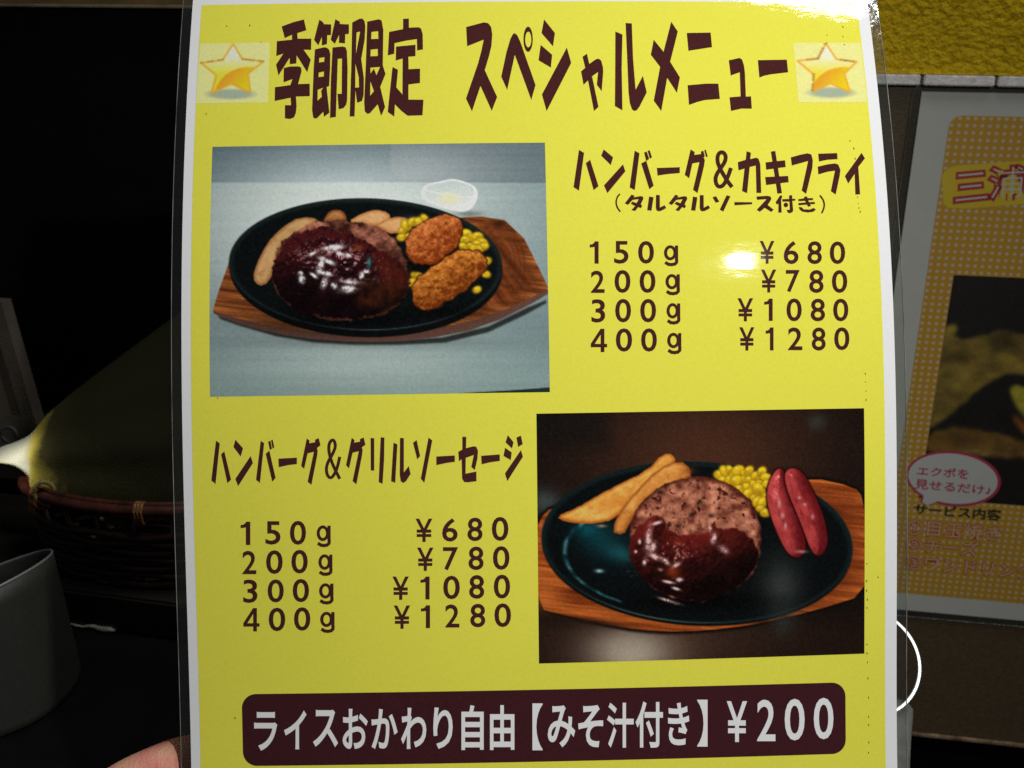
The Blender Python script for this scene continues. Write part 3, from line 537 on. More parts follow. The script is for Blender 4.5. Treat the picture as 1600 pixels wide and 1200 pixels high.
TEXTS={'pa0w':[('1',[(119.83,80.46),(122.46,80.48),(122.3,87.13),(119.68,87.1)]),('5',[(127.04,80.4),(131.31,80.44),(131.12,87.22),(126.87,87.18)]),('0',[(134.14,80.46),(138.86,80.51),(138.65,87.3),(133.95,87.25)]),('g',[(141.77,81.8),(146.0,81.84),(145.8,88.06),(141.58,88.02)])],'pa0p':[('¥',[(170.44,80.74),(174.84,80.77),(174.55,87.6),(170.16,87.57)]),('6',[(177.65,80.79),(182.12,80.82),(181.81,87.78),(177.34,87.75)]),('8',[(184.81,80.9),(189.17,80.92),(188.85,87.83),(184.49,87.8)]),('0',[(191.55,81.0),(196.25,81.02),(195.91,87.87),(191.22,87.84)])],'pa1w':[('2',[(119.94,89.19),(124.0,89.23),(123.85,95.83),(119.8,95.78)]),('0',[(126.94,89.07),(131.64,89.12),(131.47,95.91),(126.78,95.86)]),('0',[(134.33,89.15),(139.04,89.19),(138.85,95.99),(134.16,95.94)]),('g',[(141.95,90.42),(146.23,90.46),(146.05,96.7),(141.78,96.65)])],'pa1p':[('¥',[(170.47,89.35),(175.05,89.38),(174.8,96.22),(170.23,96.18)]),('7',[(177.91,89.53),(182.06,89.56),(181.8,96.22),(177.66,96.18)]),('8',[(184.93,89.58),(189.28,89.61),(189.0,96.47),(184.66,96.43)]),('0',[(191.78,89.63),(196.47,89.66),(196.17,96.52),(191.5,96.49)])],'pa2w':[('3',[(119.94,97.66),(124.0,97.71),(123.85,104.58),(119.81,104.53)]),('0',[(126.93,97.62),(131.61,97.67),(131.46,104.61),(126.78,104.56)]),('0',[(134.3,97.7),(139.0,97.75),(138.83,104.7),(134.14,104.64)]),('g',[(142.03,99.04),(146.11,99.08),(145.95,105.34),(141.88,105.3)])],'pa2p':[('¥',[(163.15,97.81),(167.83,97.86),(167.62,104.71),(162.95,104.66)]),('1',[(171.12,98.01),(173.65,98.04),(173.45,104.64),(170.91,104.62)]),('0',[(177.78,98.01),(182.37,98.05),(182.14,104.86),(177.57,104.81)]),('8',[(185.04,98.14),(189.38,98.18),(189.15,104.93),(184.81,104.88)]),('0',[(191.81,98.2),(196.43,98.24),(196.18,104.99),(191.57,104.95)])],'pa3w':[('4',[(119.58,106.34),(124.38,106.4),(124.25,113.24),(119.46,113.17)]),('0',[(126.93,106.3),(131.73,106.36),(131.6,113.21),(126.8,113.15)]),('0',[(134.36,106.39),(139.04,106.45),(138.9,113.3),(134.22,113.24)]),('g',[(142.01,107.79),(146.21,107.84),(146.07,114.08),(141.88,114.02)])],'pa3p':[('¥',[(163.41,106.42),(167.95,106.46),(167.78,113.35),(163.24,113.29)]),('1',[(171.3,106.56),(173.64,106.59),(173.47,113.35),(171.13,113.32)]),('2',[(177.96,106.63),(182.27,106.68),(182.09,113.39),(177.77,113.34)]),('8',[(185.07,106.71),(189.28,106.75),(189.08,113.6),(184.88,113.55)]),('0',[(191.84,106.72),(196.44,106.76),(196.24,113.55),(191.64,113.5)])],'pb0w':[('1',[(16.48,161.19),(19.33,161.23),(19.16,168.08),(16.31,168.04)]),('5',[(23.76,161.16),(28.18,161.22),(28.02,168.07),(23.59,168.01)]),('0',[(30.9,161.14),(35.63,161.2),(35.47,168.24),(30.74,168.17)]),('g',[(38.69,162.58),(42.79,162.63),(42.66,168.97),(38.55,168.91)])],'pb0p':[('¥',[(67.59,161.05),(72.5,161.12),(72.39,167.96),(67.47,167.89)]),('6',[(75.34,161.04),(79.88,161.11),(79.77,167.96),(75.23,167.88)]),('8',[(82.72,160.97),(87.13,161.04),(87.03,167.95),(82.61,167.88)]),('0',[(89.84,160.89),(94.7,160.97),(94.6,168.01),(89.74,167.93)])],'pb1w':[('2',[(16.77,169.76),(20.89,169.81),(20.71,176.69),(16.59,176.63)]),('0',[(23.74,169.66),(28.61,169.73),(28.44,176.72),(23.56,176.66)]),('0',[(31.14,169.64),(35.95,169.7),(35.78,176.7),(30.98,176.63)]),('g',[(39.01,171.08),(43.12,171.14),(42.98,177.43),(38.87,177.38)])],'pb1p':[('¥',[(67.88,169.54),(72.68,169.62),(72.56,176.48),(67.76,176.41)]),('7',[(75.45,169.54),(79.87,169.61),(79.76,176.41),(75.34,176.34)]),('8',[(82.9,169.47),(87.32,169.54),(87.22,176.47),(82.8,176.4)]),('0',[(90.04,169.46),(94.9,169.54),(94.81,176.54),(89.94,176.45)])],'pb2w':[('3',[(16.8,178.23),(20.99,178.28),(20.8,185.18),(16.61,185.13)]),('0',[(23.97,178.26),(28.72,178.32),(28.55,185.15),(23.79,185.09)]),('0',[(31.32,178.23),(36.13,178.29),(35.96,185.18),(31.15,185.12)]),('g',[(39.01,179.61),(43.24,179.67),(43.11,185.86),(38.86,185.8)])],'pb2p':[('¥',[(60.53,177.95),(65.33,178.02),(65.21,184.91),(60.4,184.84)]),('1',[(68.74,178.08),(71.4,178.12),(71.28,184.88),(68.62,184.84)]),('0',[(75.38,177.93),(80.24,178.01),(80.14,184.96),(75.27,184.88)]),('8',[(82.96,177.86),(87.39,177.94),(87.29,184.96),(82.86,184.88)]),('0',[(90.17,177.86),(94.98,177.94),(94.88,185.02),(90.07,184.94)])],'pb3w':[('4',[(16.63,186.66),(21.4,186.72),(21.21,193.64),(16.44,193.58)]),('0',[(24.07,186.63),(28.95,186.69),(28.78,193.67),(23.89,193.6)]),('0',[(31.49,186.59),(36.31,186.66),(36.14,193.63),(31.32,193.57)]),('g',[(39.13,188.04),(43.37,188.1),(43.23,194.31),(38.99,194.25)])],'pb3p':[('¥',[(60.75,186.5),(65.56,186.58),(65.43,193.48),(60.62,193.41)]),('1',[(68.72,186.56),(71.38,186.61),(71.26,193.38),(68.6,193.34)]),('2',[(75.81,186.42),(79.98,186.49),(79.88,193.34),(75.7,193.27)]),('8',[(83.15,186.35),(87.58,186.43),(87.48,193.4),(83.05,193.33)]),('0',[(90.24,186.35),(95.12,186.43),(95.03,193.47),(90.14,193.39)])],'banner':[('ラ',[(19.01,217.53),(25.84,217.61),(25.61,229.17),(18.77,229.1)]),('イ',[(27.86,217.23),(34.48,217.3),(34.26,228.86),(27.63,228.78)]),('ス',[(36.37,217.12),(43.78,217.22),(43.58,228.33),(36.16,228.23)]),('お',[(45.11,216.95),(52.56,217.06),(52.35,228.97),(44.9,228.87)]),('か',[(53.6,217.07),(61.33,217.19),(61.13,229.09),(53.4,228.98)]),('わ',[(62.33,216.88),(69.78,217.0),(69.58,229.22),(62.13,229.11)]),('り',[(71.82,216.95),(77.54,217.04),(77.35,229.35),(71.63,229.26)]),('自',[(80.11,216.4),(86.67,216.51),(86.48,229.83),(79.91,229.72)]),('由',[(88.51,216.55),(95.72,216.68),(95.54,230.0),(88.32,229.87)]),('【',[(101.02,216.26),(104.03,216.32),(103.85,230.25),(100.84,230.19)]),('み',[(105.55,216.88),(113.66,217.04),(113.5,229.57),(105.38,229.39)]),('そ',[(114.54,216.98),(121.9,217.14),(121.75,229.75),(114.39,229.58)]),('汁',[(123.03,216.52),(130.97,216.7),(130.82,230.08),(122.88,229.89)]),('付',[(131.49,216.34),(139.65,216.53),(139.5,230.29),(131.34,230.09)]),('き',[(141.13,216.89),(147.48,217.05),(147.35,229.76),(141.0,229.6)]),('】',[(149.84,216.25),(152.92,216.33),(152.78,230.31),(149.7,230.23)]),('¥',[(158.64,216.92),(164.74,217.08),(164.63,229.26),(158.53,229.09)]),('2',[(167.72,216.72),(173.23,216.87),(173.13,229.26),(167.61,229.1)]),('0',[(176.02,216.66),(182.04,216.83),(181.94,229.31),(175.91,229.13)]),('0',[(184.79,216.62),(190.75,216.79),(190.66,229.21),(184.69,229.03)])]}
QUADS={'photo_a':[(8.29,50.14),(107.27,50.16),(107.29,124.72),(8.24,124.6)],'photo_b':[(103.27,130.95),(200.27,130.78),(200.16,203.83),(103.1,204.47)],'star_a':[(3.18,16.85),(24.36,16.85),(24.43,36.48),(2.76,36.37)],'star_b':[(184.92,17.8),(206.12,17.72),(206.15,37.44),(184.87,37.53)],'banner':[15.41,194.4,212.25,233.63],'yellow':[2.8,206.49,3.71]}
SPECKS=[(200.67,3.47),(200.96,8.18),(201.14,12.18),(200.78,15.49),(200.89,18.33),(200.74,23.73),(199.78,49.84),(200.78,52.27),(200.92,55.5),(200.86,67.47),(200.93,69.44),(201.04,70.82),(201.36,72.0),(200.87,120.58),(200.81,123.04),(200.95,125.69),(200.9,128.33),(200.88,176.9),(200.8,182.06),(200.81,184.93),(201.01,187.62),(200.92,190.11),(200.94,201.06),(200.94,203.75),(201.13,206.45),(201.23,211.26),(201.41,217.04),(201.37,222.8),(201.35,225.3),(201.4,230.47),(201.26,233.53),(195.76,15.1),(195.49,17.72),(204.29,181.0),(10.91,11.11),(17.96,11.03),(196.87,6.44),(6.03,39.73),(10.49,125.0),(13.29,219.33),(21.73,16.7)]
MENU2={'band':[(15.52,41.83),(16.41,39.76),(18.47,37.66),(22.21,36.32),(54.36,32.93),(91.74,29.03),(95.79,50.51),(57.99,54.73),(31.01,58.21),(20.66,58.18),(18.32,55.77)],'bubble':[(71.71,211.36),(71.64,213.55),(71.12,215.69),(70.18,217.73),(68.83,219.66),(67.08,221.43),(64.97,223.02),(62.52,224.39),(59.79,225.52),(56.82,226.39),(53.65,226.99),(50.35,227.3),(46.97,227.31),(43.57,227.03),(40.21,226.46),(36.95,225.61),(33.84,224.49),(30.95,223.12),(28.32,221.54),(26.0,219.76),(24.03,217.82),(22.45,215.74),(21.27,213.58),(20.53,211.37),(20.22,209.14),(20.37,206.94),(20.95,204.79),(21.97,202.75),(23.39,200.84),(25.2,199.1),(27.36,197.56),(29.84,196.23),(32.58,195.15),(35.55,194.32),(38.69,193.77),(41.96,193.5),(45.28,193.52),(48.62,193.81),(51.91,194.39),(55.09,195.23),(58.13,196.33),(60.96,197.67),(63.54,199.21),(65.83,200.95),(67.78,202.84),(69.37,204.87),(70.57,206.98),(71.36,209.16)],'bubble_in':[(69.96,211.32),(69.88,213.3),(69.39,215.23),(68.5,217.08),(67.22,218.82),(65.57,220.42),(63.57,221.85),(61.27,223.08),(58.7,224.1),(55.9,224.88),(52.92,225.41),(49.81,225.68),(46.63,225.69),(43.43,225.43),(40.27,224.91),(37.21,224.13),(34.29,223.12),(31.57,221.88),(29.1,220.44),(26.92,218.83),(25.07,217.07),(23.58,215.2),(22.48,213.25),(21.78,211.24),(21.5,209.23),(21.63,207.23),(22.18,205.3),(23.14,203.45),(24.48,201.73),(26.19,200.15),(28.22,198.76),(30.56,197.56),(33.14,196.58),(35.94,195.84),(38.9,195.35),(41.97,195.11),(45.11,195.12),(48.25,195.4),(51.35,195.93),(54.35,196.69),(57.21,197.69),(59.87,198.91),(62.3,200.31),(64.45,201.88),(66.29,203.6),(67.78,205.44),(68.9,207.35),(69.63,209.33)],'tail':[(30.67,220.42),(30.8,222.92),(30.35,226.09),(34.74,227.62),(36.12,228.01),(40.06,224.89),(41.03,222.55)],'tail_in':[(30.18,218.46),(31.66,222.85),(31.46,226.14),(34.56,227.89),(39.63,224.93),(43.62,222.32)],'texts':[('三',[(22.7,40.99),(36.44,39.21),(39.56,52.19),(24.31,54.51)],'title'),('浦',[(39.14,37.02),(55.59,35.7),(56.67,51.49),(41.21,52.66)],'title'),('エクポを',[(26.03,204.13),(53.62,203.64),(54.15,209.99),(25.9,209.59)],'pink'),('見せるだけ♪',[(25.57,212.0),(67.1,213.11),(67.57,218.87),(25.78,218.33)],'pink'),('サービス内容',[(27.43,227.25),(75.02,227.01),(75.49,234.22),(27.44,233.85)],'black'),('①目玉焼き',[(24.56,237.17),(76.37,237.58),(76.73,247.05),(25.06,247.56)],'outline'),('②チーズ',[(25.77,248.39),(66.51,248.7),(65.85,257.72),(26.37,258.26)],'outline'),('③ワンドリンク',[(27.06,260.29),(98.07,260.44),(97.92,269.83),(27.73,269.86)],'outline')]}


# ------------------------------------------------------------------ the setting
M_stucco = None


def stucco():
    m, nt, b = new_mat("yellow_stucco")
    b.inputs['Roughness'].default_value = 0.85
    b.inputs['Specular IOR Level'].default_value = 0.2
    n0 = noise_node(nt, 260, 4, 0.65)
    r = ramp(nt, n0.outputs['Fac'], [(0.3, (0.52, 0.33, 0.003)), (0.55, (0.74, 0.49, 0.008)), (0.75, (0.82, 0.57, 0.014))])
    nt.links.new(r.outputs[0], b.inputs['Base Color'])
    ns = noise_node(nt, 14, 4, 0.6)
    mr = N(nt, 'ShaderNodeMapRange')
    mr.inputs['From Min'].default_value = 0.3
    mr.inputs['From Max'].default_value = 0.7
    mr.inputs['To Min'].default_value = 0.72
    mr.inputs['To Max'].default_value = 1.1
    nt.links.new(ns.outputs['Fac'], mr.inputs[0])
    sc = N(nt, 'ShaderNodeVectorMath', operation='SCALE')
    nt.links.new(r.outputs[0], sc.inputs[0])
    nt.links.new(mr.outputs[0], sc.inputs['Scale'])
    nt.links.new(sc.outputs[0], b.inputs['Base Color'])
    n1 = noise_node(nt, 290, 2, 0.5)
    bp = N(nt, 'ShaderNodeBump')
    bp.inputs['Distance'].default_value = 0.0022
    bp.inputs['Strength'].default_value = 1.0
    nt.links.new(n1.outputs['Fac'], bp.inputs['Height'])
    nt.links.new(bp.outputs[0], b.inputs['Normal'])
    return m


tag(box("upper_wall", (-1.4, 1.2, 0.0, 0.08, 1.0584, 2.2), stucco()), kind='structure')
M_panel = plain("brown_wainscot_paint", (0.085, 0.055, 0.026), 0.55, var=0.22, scale=420, bump=0.0003, bscale=700)
wains = tag(box("wainscot", (-1.4, 1.2, 0.0016, 0.06, 0.6672, 1.0528), M_panel, bevel=0.0008), kind='structure')
M_trim = plain("grey_trim", (0.84, 0.80, 0.77), 0.45, var=0.2, scale=260, bump=0.0006, bscale=300)
rng = random.Random(4)
x = -0.1042
while x < 0.30:
    wd = 0.0332 + rng.uniform(-0.0006, 0.0006)
    box("trim_piece", (x, x + wd, -0.0022 - rng.uniform(0, 0.0005), 0.02, 1.0531, 1.0581), M_trim, wains, bevel=0.0005)
    x += wd + 0.0018
M_lip = plain("worn_edge", (0.22, 0.15, 0.085), 0.5, var=0.8, scale=90)
box("worn_lip", (-1.4, 1.2, -0.0005, 0.02, 0.6658, 0.6672), M_lip, wains)
M_black = plain("black_lacquer", (0.004, 0.004, 0.0045), 0.5, var=0.3, scale=40, spec=0.08)
tag(box("lower_wall", (-1.4, 1.2, 0.035, 0.09, 0.0, 0.6656), M_black), kind='structure')

pan = tag(empty("dark_panel", (-0.72, -0.05, 0.78)), "tall black board with a brown rail along its top, left of the yellow menu", "board")
box("board", (-0.6, 0.47, 0.0, 0.02, 0.0, 0.3042), M_black, pan)
M_rail = plain("brown_rail", (0.16, 0.10, 0.035), 0.6, var=0.3, scale=90)
box("rail", (-0.6, 0.47, -0.002, 0.02, 0.3062, 0.345), M_rail, pan)
box("bead", (-0.6, 0.47, -0.003, 0.018, 0.3044, 0.306), plain("pale_bead", (0.26, 0.22, 0.13), 0.4, var=0.4), pan, bevel=0.0004)

tag(box("table_top", (-1.2, -0.14, -0.75, -0.055, 0.765, 0.786), M_black), kind='structure')
tray = tag(empty("serving_board", (-0.4075, -0.151, 0.7864), Matrix.Rotation(R(-3), 3, 'Z')), "thin black board lying on the table under the basket", "board")
box("slab", (-0.22, 0.24, 0.0, 0.094, 0.0, 0.0205), plain("black_wood", (0.016, 0.013, 0.011), 0.4, var=0.4, scale=50, stretch=(0.2, 1, 1)), tray, bevel=0.0012)
ch = tube("worn_edge", [(-0.004 + 0.003 * i, -0.0006 - 0.0004 * math.sin(i), 0.0012 + 0.0004 * math.sin(i * 1.7)) for i in range(10)],
          [0.0004, 0.0005, 0.0006, 0.0005, 0.0008, 0.0011, 0.0014, 0.0016, 0.0013, 0.0004], plain("bare_wood", (0.30, 0.30, 0.24), 0.7, var=0.5, scale=300), tray, 6)

# ------------------------------------------------------------------ the yellow menu, held up and slightly bowed
MR = Matrix(((0.9836, -0.0810, 0.1613), (0.1793, 0.3351, -0.9250), (0.0208, 0.9387, 0.3441)))
menu = empty("menu_card", (-0.1579, -0.2768, 0.9813), MR)
tag(menu, "large yellow laminated menu with brown Japanese lettering and two food photos, held up in front", "menu")
sh = Sheet(menu, 105, 115, (-9.483, 2.6256, 1.2016, -1.9025, 0.4937))
laminate(sh, 210, 297, 3.0, 5.0)
yl, yr, yt = QUADS['yellow']
sh.grid("yellow_panel", yl, yr, yt, 293, 4, 0.05, M_yellow)


def glyph_part(name, key, label):
    V, F = merge([fill(o, h) for o, h in GLYPHS[key]])
    return sh.add(name, V, F, 0.08, M_brown, None, label)


glyph_part("title_lettering", 'title', "big brown heading across the top between two stars")
glyph_part("dish_lettering", 'dish_a', "brown dish name above the right-hand prices")
glyph_part("note_lettering", 'note', "small brown line in brackets under the right-hand dish name")
glyph_part("dish_lettering", 'dish_b', "brown dish name above the left-hand prices")
NM = {'w': 'weight_lettering', 'p': 'price_lettering'}
for col, side in (('a', 'right'), ('b', 'left')):
    for i, g in enumerate(("150g", "200g", "300g", "400g")):
        for kd in 'wp':
            parts = [set_drawn(c, q) if c in DRAWN else set_text(c, q, 0.014) for c, q in TEXTS['p%s%d%s' % (col, i, kd)]]
            V, F = merge(parts)
            sh.add(NM[kd], V, F, 0.08, M_brown, None, "%s in the %s" % (("weight " if kd == 'w' else "price of ") + g, side + " column"))
b0, b1, b2, b3 = QUADS['banner']
V, F = fill([rrect(b0, b1, b2, b3, 4.2)])
ban = sh.add("price_banner", V, F, 0.07, M_banner, None, "dark rounded bar along the bottom")
V, F = merge([set_text(c, q, 0.022 if c not in '¥20【】' else 0.012) for c, q in TEXTS['banner']])
sh.add("banner_lettering", V, F, 0.125, M_white, ban)

# print specks down the right margin
rs = random.Random(2)
parts = []
for s, t in SPECKS:
    big = abs(s - 208) < 6 and 165 < t < 170 and s > 204
    a, b = (0.75, 0.4) if big else (rs.uniform(0.12, 0.2), rs.uniform(0.2, 0.42))
    k = 7
    parts.append(([(s + a * math.cos(q), t + b * math.sin(q)) for q in [2 * math.pi * i / k for i in range(k)]], [tuple(range(k))]))
V, F = merge(parts)
sh.add("print_speck", V, F, 0.09, M_ink)["kind"] = "stuff"


# ------------------------------------------------------------------ printed pictures: flat ink, painted as colour on a fine grid
def lin(c):
    c = np.asarray(c, float) / 255
    return np.where(c <= 0.04045, c / 12.92, ((c + 0.055) / 1.055) ** 2.4)


class Painter:
    def __init__(self, corners, nx, ny, seed=1):
        u, v = np.meshgrid(np.linspace(0, 1, nx + 1), np.linspace(0, 1, ny + 1))
        c = np.array(corners, float)
        P = ((1 - u) * (1 - v))[..., None] * c[0] + (u * (1 - v))[..., None] * c[1] + (u * v)[..., None] * c[2] + ((1 - u) * v)[..., None] * c[3]
        self.X, self.Y = P[..., 0], P[..., 1]
        self.img = np.zeros(P.shape[:2] + (3,))
        self.rs = np.random.RandomState(seed)

    def noise(self, sx, sy=None, rot=0.0):
        sy = sy or sx
        c, s = math.cos(rot), math.sin(rot)
        x = (self.X * c + self.Y * s) / sx + 500.3
        y = (-self.X * s + self.Y * c) / sy + 500.7
        L = self.rs.rand(64, 64)
        xi, yi = np.floor(x).astype(int), np.floor(y).astype(int)
        fx, fy = x - xi, y - yi
        fx, fy = fx * fx * (3 - 2 * fx), fy * fy * (3 - 2 * fy)
        g = lambda a, b: L[a % 64, b % 64]
        return (g(xi, yi) * (1 - fx) * (1 - fy) + g(xi + 1, yi) * fx * (1 - fy) + g(xi, yi + 1) * (1 - fx) * fy + g(xi + 1, yi + 1) * fx * fy)

    def fbm(self, s, o=4, **k):
        t, a, w_ = 0, 1, 0
        for i in range(o):
            t = t + self.noise(s / 2**i, **{q: (v / 2**i if q == 'sy' else v) for q, v in k.items()}) * a
            w_ += a
            a *= 0.55
        return t / w_

    def poly(self, pts, sm=2, jit=0.0):
        p = [np.array(q, float) for q in pts]
        for _ in range(sm):
            q = []
            for a, b in zip(p, p[1:] + p[:1]):
                q += [0.75 * a + 0.25 * b, 0.25 * a + 0.75 * b]
            p = q
        X, Y = self.X, self.Y
        d = np.full(X.shape, 1e18)
        ins = np.zeros(X.shape, bool)
        for a, b in zip(p, p[1:] + p[:1]):
            e = b - a
            t = np.clip(((X - a[0]) * e[0] + (Y - a[1]) * e[1]) / (e @ e + 1e-9), 0, 1)
            d = np.minimum(d, (X - a[0] - t * e[0])**2 + (Y - a[1] - t * e[1])**2)
            if a[1] != b[1]:
                c = ((a[1] > Y) != (b[1] > Y)) & (X < (b[0] - a[0]) * (Y - a[1]) / (b[1] - a[1]) + a[0])
                ins ^= c
        d = np.sqrt(d)
        d = np.where(ins, -d, d)
        return d + (self.fbm(30, 3) - 0.5) * jit if jit else d

    def ell(self, cx, cy, rx, ry, rot=0.0):
        c, s = math.cos(rot), math.sin(rot)
        x = (self.X - cx) * c + (self.Y - cy) * s
        y = -(self.X - cx) * s + (self.Y - cy) * c
        k = np.sqrt((x / rx)**2 + (y / ry)**2)
        return (k - 1) * min(rx, ry)

    def put(self, d, col, soft=5.0, a=1.0):
        m = np.clip(0.5 - d / soft, 0, 1) * a
        m = m * m * (3 - 2 * m) if np.isscalar(a) and a == 1.0 else m
        col = np.asarray(col, float)
        self.img = self.img * (1 - m[..., None]) + col * m[..., None]

    def blur(self, n=1):
        for _ in range(n):
            for ax in (0, 1):
                a = np.concatenate([self.img.take([0], ax), self.img, self.img.take([-1], ax)], ax)
                m = self.img.shape[ax]
                self.img = 0.25 * a.take(range(0, m), ax) + 0.5 * a.take(range(1, m + 1), ax) + 0.25 * a.take(range(2, m + 2), ax)

    def grain(self, a):
        g = self.rs.normal(0, 1, self.img.shape) * a + self.rs.normal(0, 1, self.img.shape[:2])[..., None] * a
        self.img = self.img + g

    def glow(self, cx, cy, rx, ry, col, a, rot=0.0):
        c, s = math.cos(rot), math.sin(rot)
        x = (self.X - cx) * c + (self.Y - cy) * s
        y = -(self.X - cx) * s + (self.Y - cy) * c
        m = np.exp(-(x / rx)**2 - (y / ry)**2) * a
        self.img = self.img * (1 - m[..., None]) + np.asarray(col, float) * m[..., None]

    def mix(self, c0, c1, t):
        t = np.clip(t, 0, 1)[..., None]
        return np.asarray(c0, float) * (1 - t) + np.asarray(c1, float) * t

    def shade(self, d, depth, bump, seed_s, k=1.0):
        """lighting of a printed lump: dome profile plus bumps, lit from the top"""
        q = np.clip(-d / depth, 0, 1)
        h = np.sqrt(np.clip(q * (2 - q), 0, 1)) * depth * 0.8 + self.fbm(seed_s, 4) * bump
        gy, gx = np.gradient(h)
        sx = np.gradient(self.X, axis=1)
        sy = np.gradient(self.Y, axis=0)
        gx, gy = gx / sx, gy / sy
        n = np.stack([-gx, -gy, np.ones_like(gx) * k], -1)
        n /= np.linalg.norm(n, axis=-1, keepdims=True)
        return n

    def corn(self, spots, r, base=(205, 165, 25)):
        for (cx, cy) in spots:
            rr = r * self.rs.uniform(0.8, 1.18)
            cx, cy = cx + self.rs.uniform(-5, 5), cy + self.rs.uniform(-5, 5)
            rot = self.rs.uniform(-1, 1)
            d = self.ell(cx, cy, rr * 1.15, rr * 0.85, rot)
            self.put(d - 1, np.array(base) * 0.68, 16)
            t = np.clip(0.6 - (self.Y - cy) / rr * 0.45 + (self.fbm(20, 2) - 0.5), 0, 1)
            self.put(d + 2, self.mix(np.array(base) * 0.72, np.minimum(255, np.array(base) * 1.12), t), 9)
            self.glow(cx - rr * 0.2, cy - rr * 0.35, rr * 0.3, rr * 0.2, (250, 235, 140), 0.6)

    def wood(self, d, dark, light, rot, soft=5):
        g = self.fbm(420, 3, sy=26, rot=rot)
        g2 = self.fbm(160, 4, sy=9, rot=rot)
        self.put(d, self.mix(dark, light, (g * 0.6 + g2 * 0.6 - 0.3) * 1.7), soft)

    def wedge(self, pts, c0, c1, edge, soft=6):
        d = self.poly(pts, 1, 6)
        self.put(d, np.asarray(edge) * 0.6 + np.asarray(c0) * 0.4, soft)
        n = self.shade(d, 30, 12, 60, 1.3)
        t = np.clip(0.5 + n[..., 1] * -0.55 + n[..., 0] * -0.25 + (self.fbm(70, 5) - 0.5) * 1.0, 0, 1)
        self.put(d + 9, self.mix(c0, c1, t), 22)
        sp = self.fbm(34, 4)
        self.img = self.img + ((np.clip(sp - 0.58, 0, 1) * 1.4 * np.clip(-d / 14, 0, 1))[..., None] * (np.asarray(edge, float) - self.img))
        return d


def L3(n, l):
    l = np.array(l, float)
    l /= np.linalg.norm(l)
    return n @ l


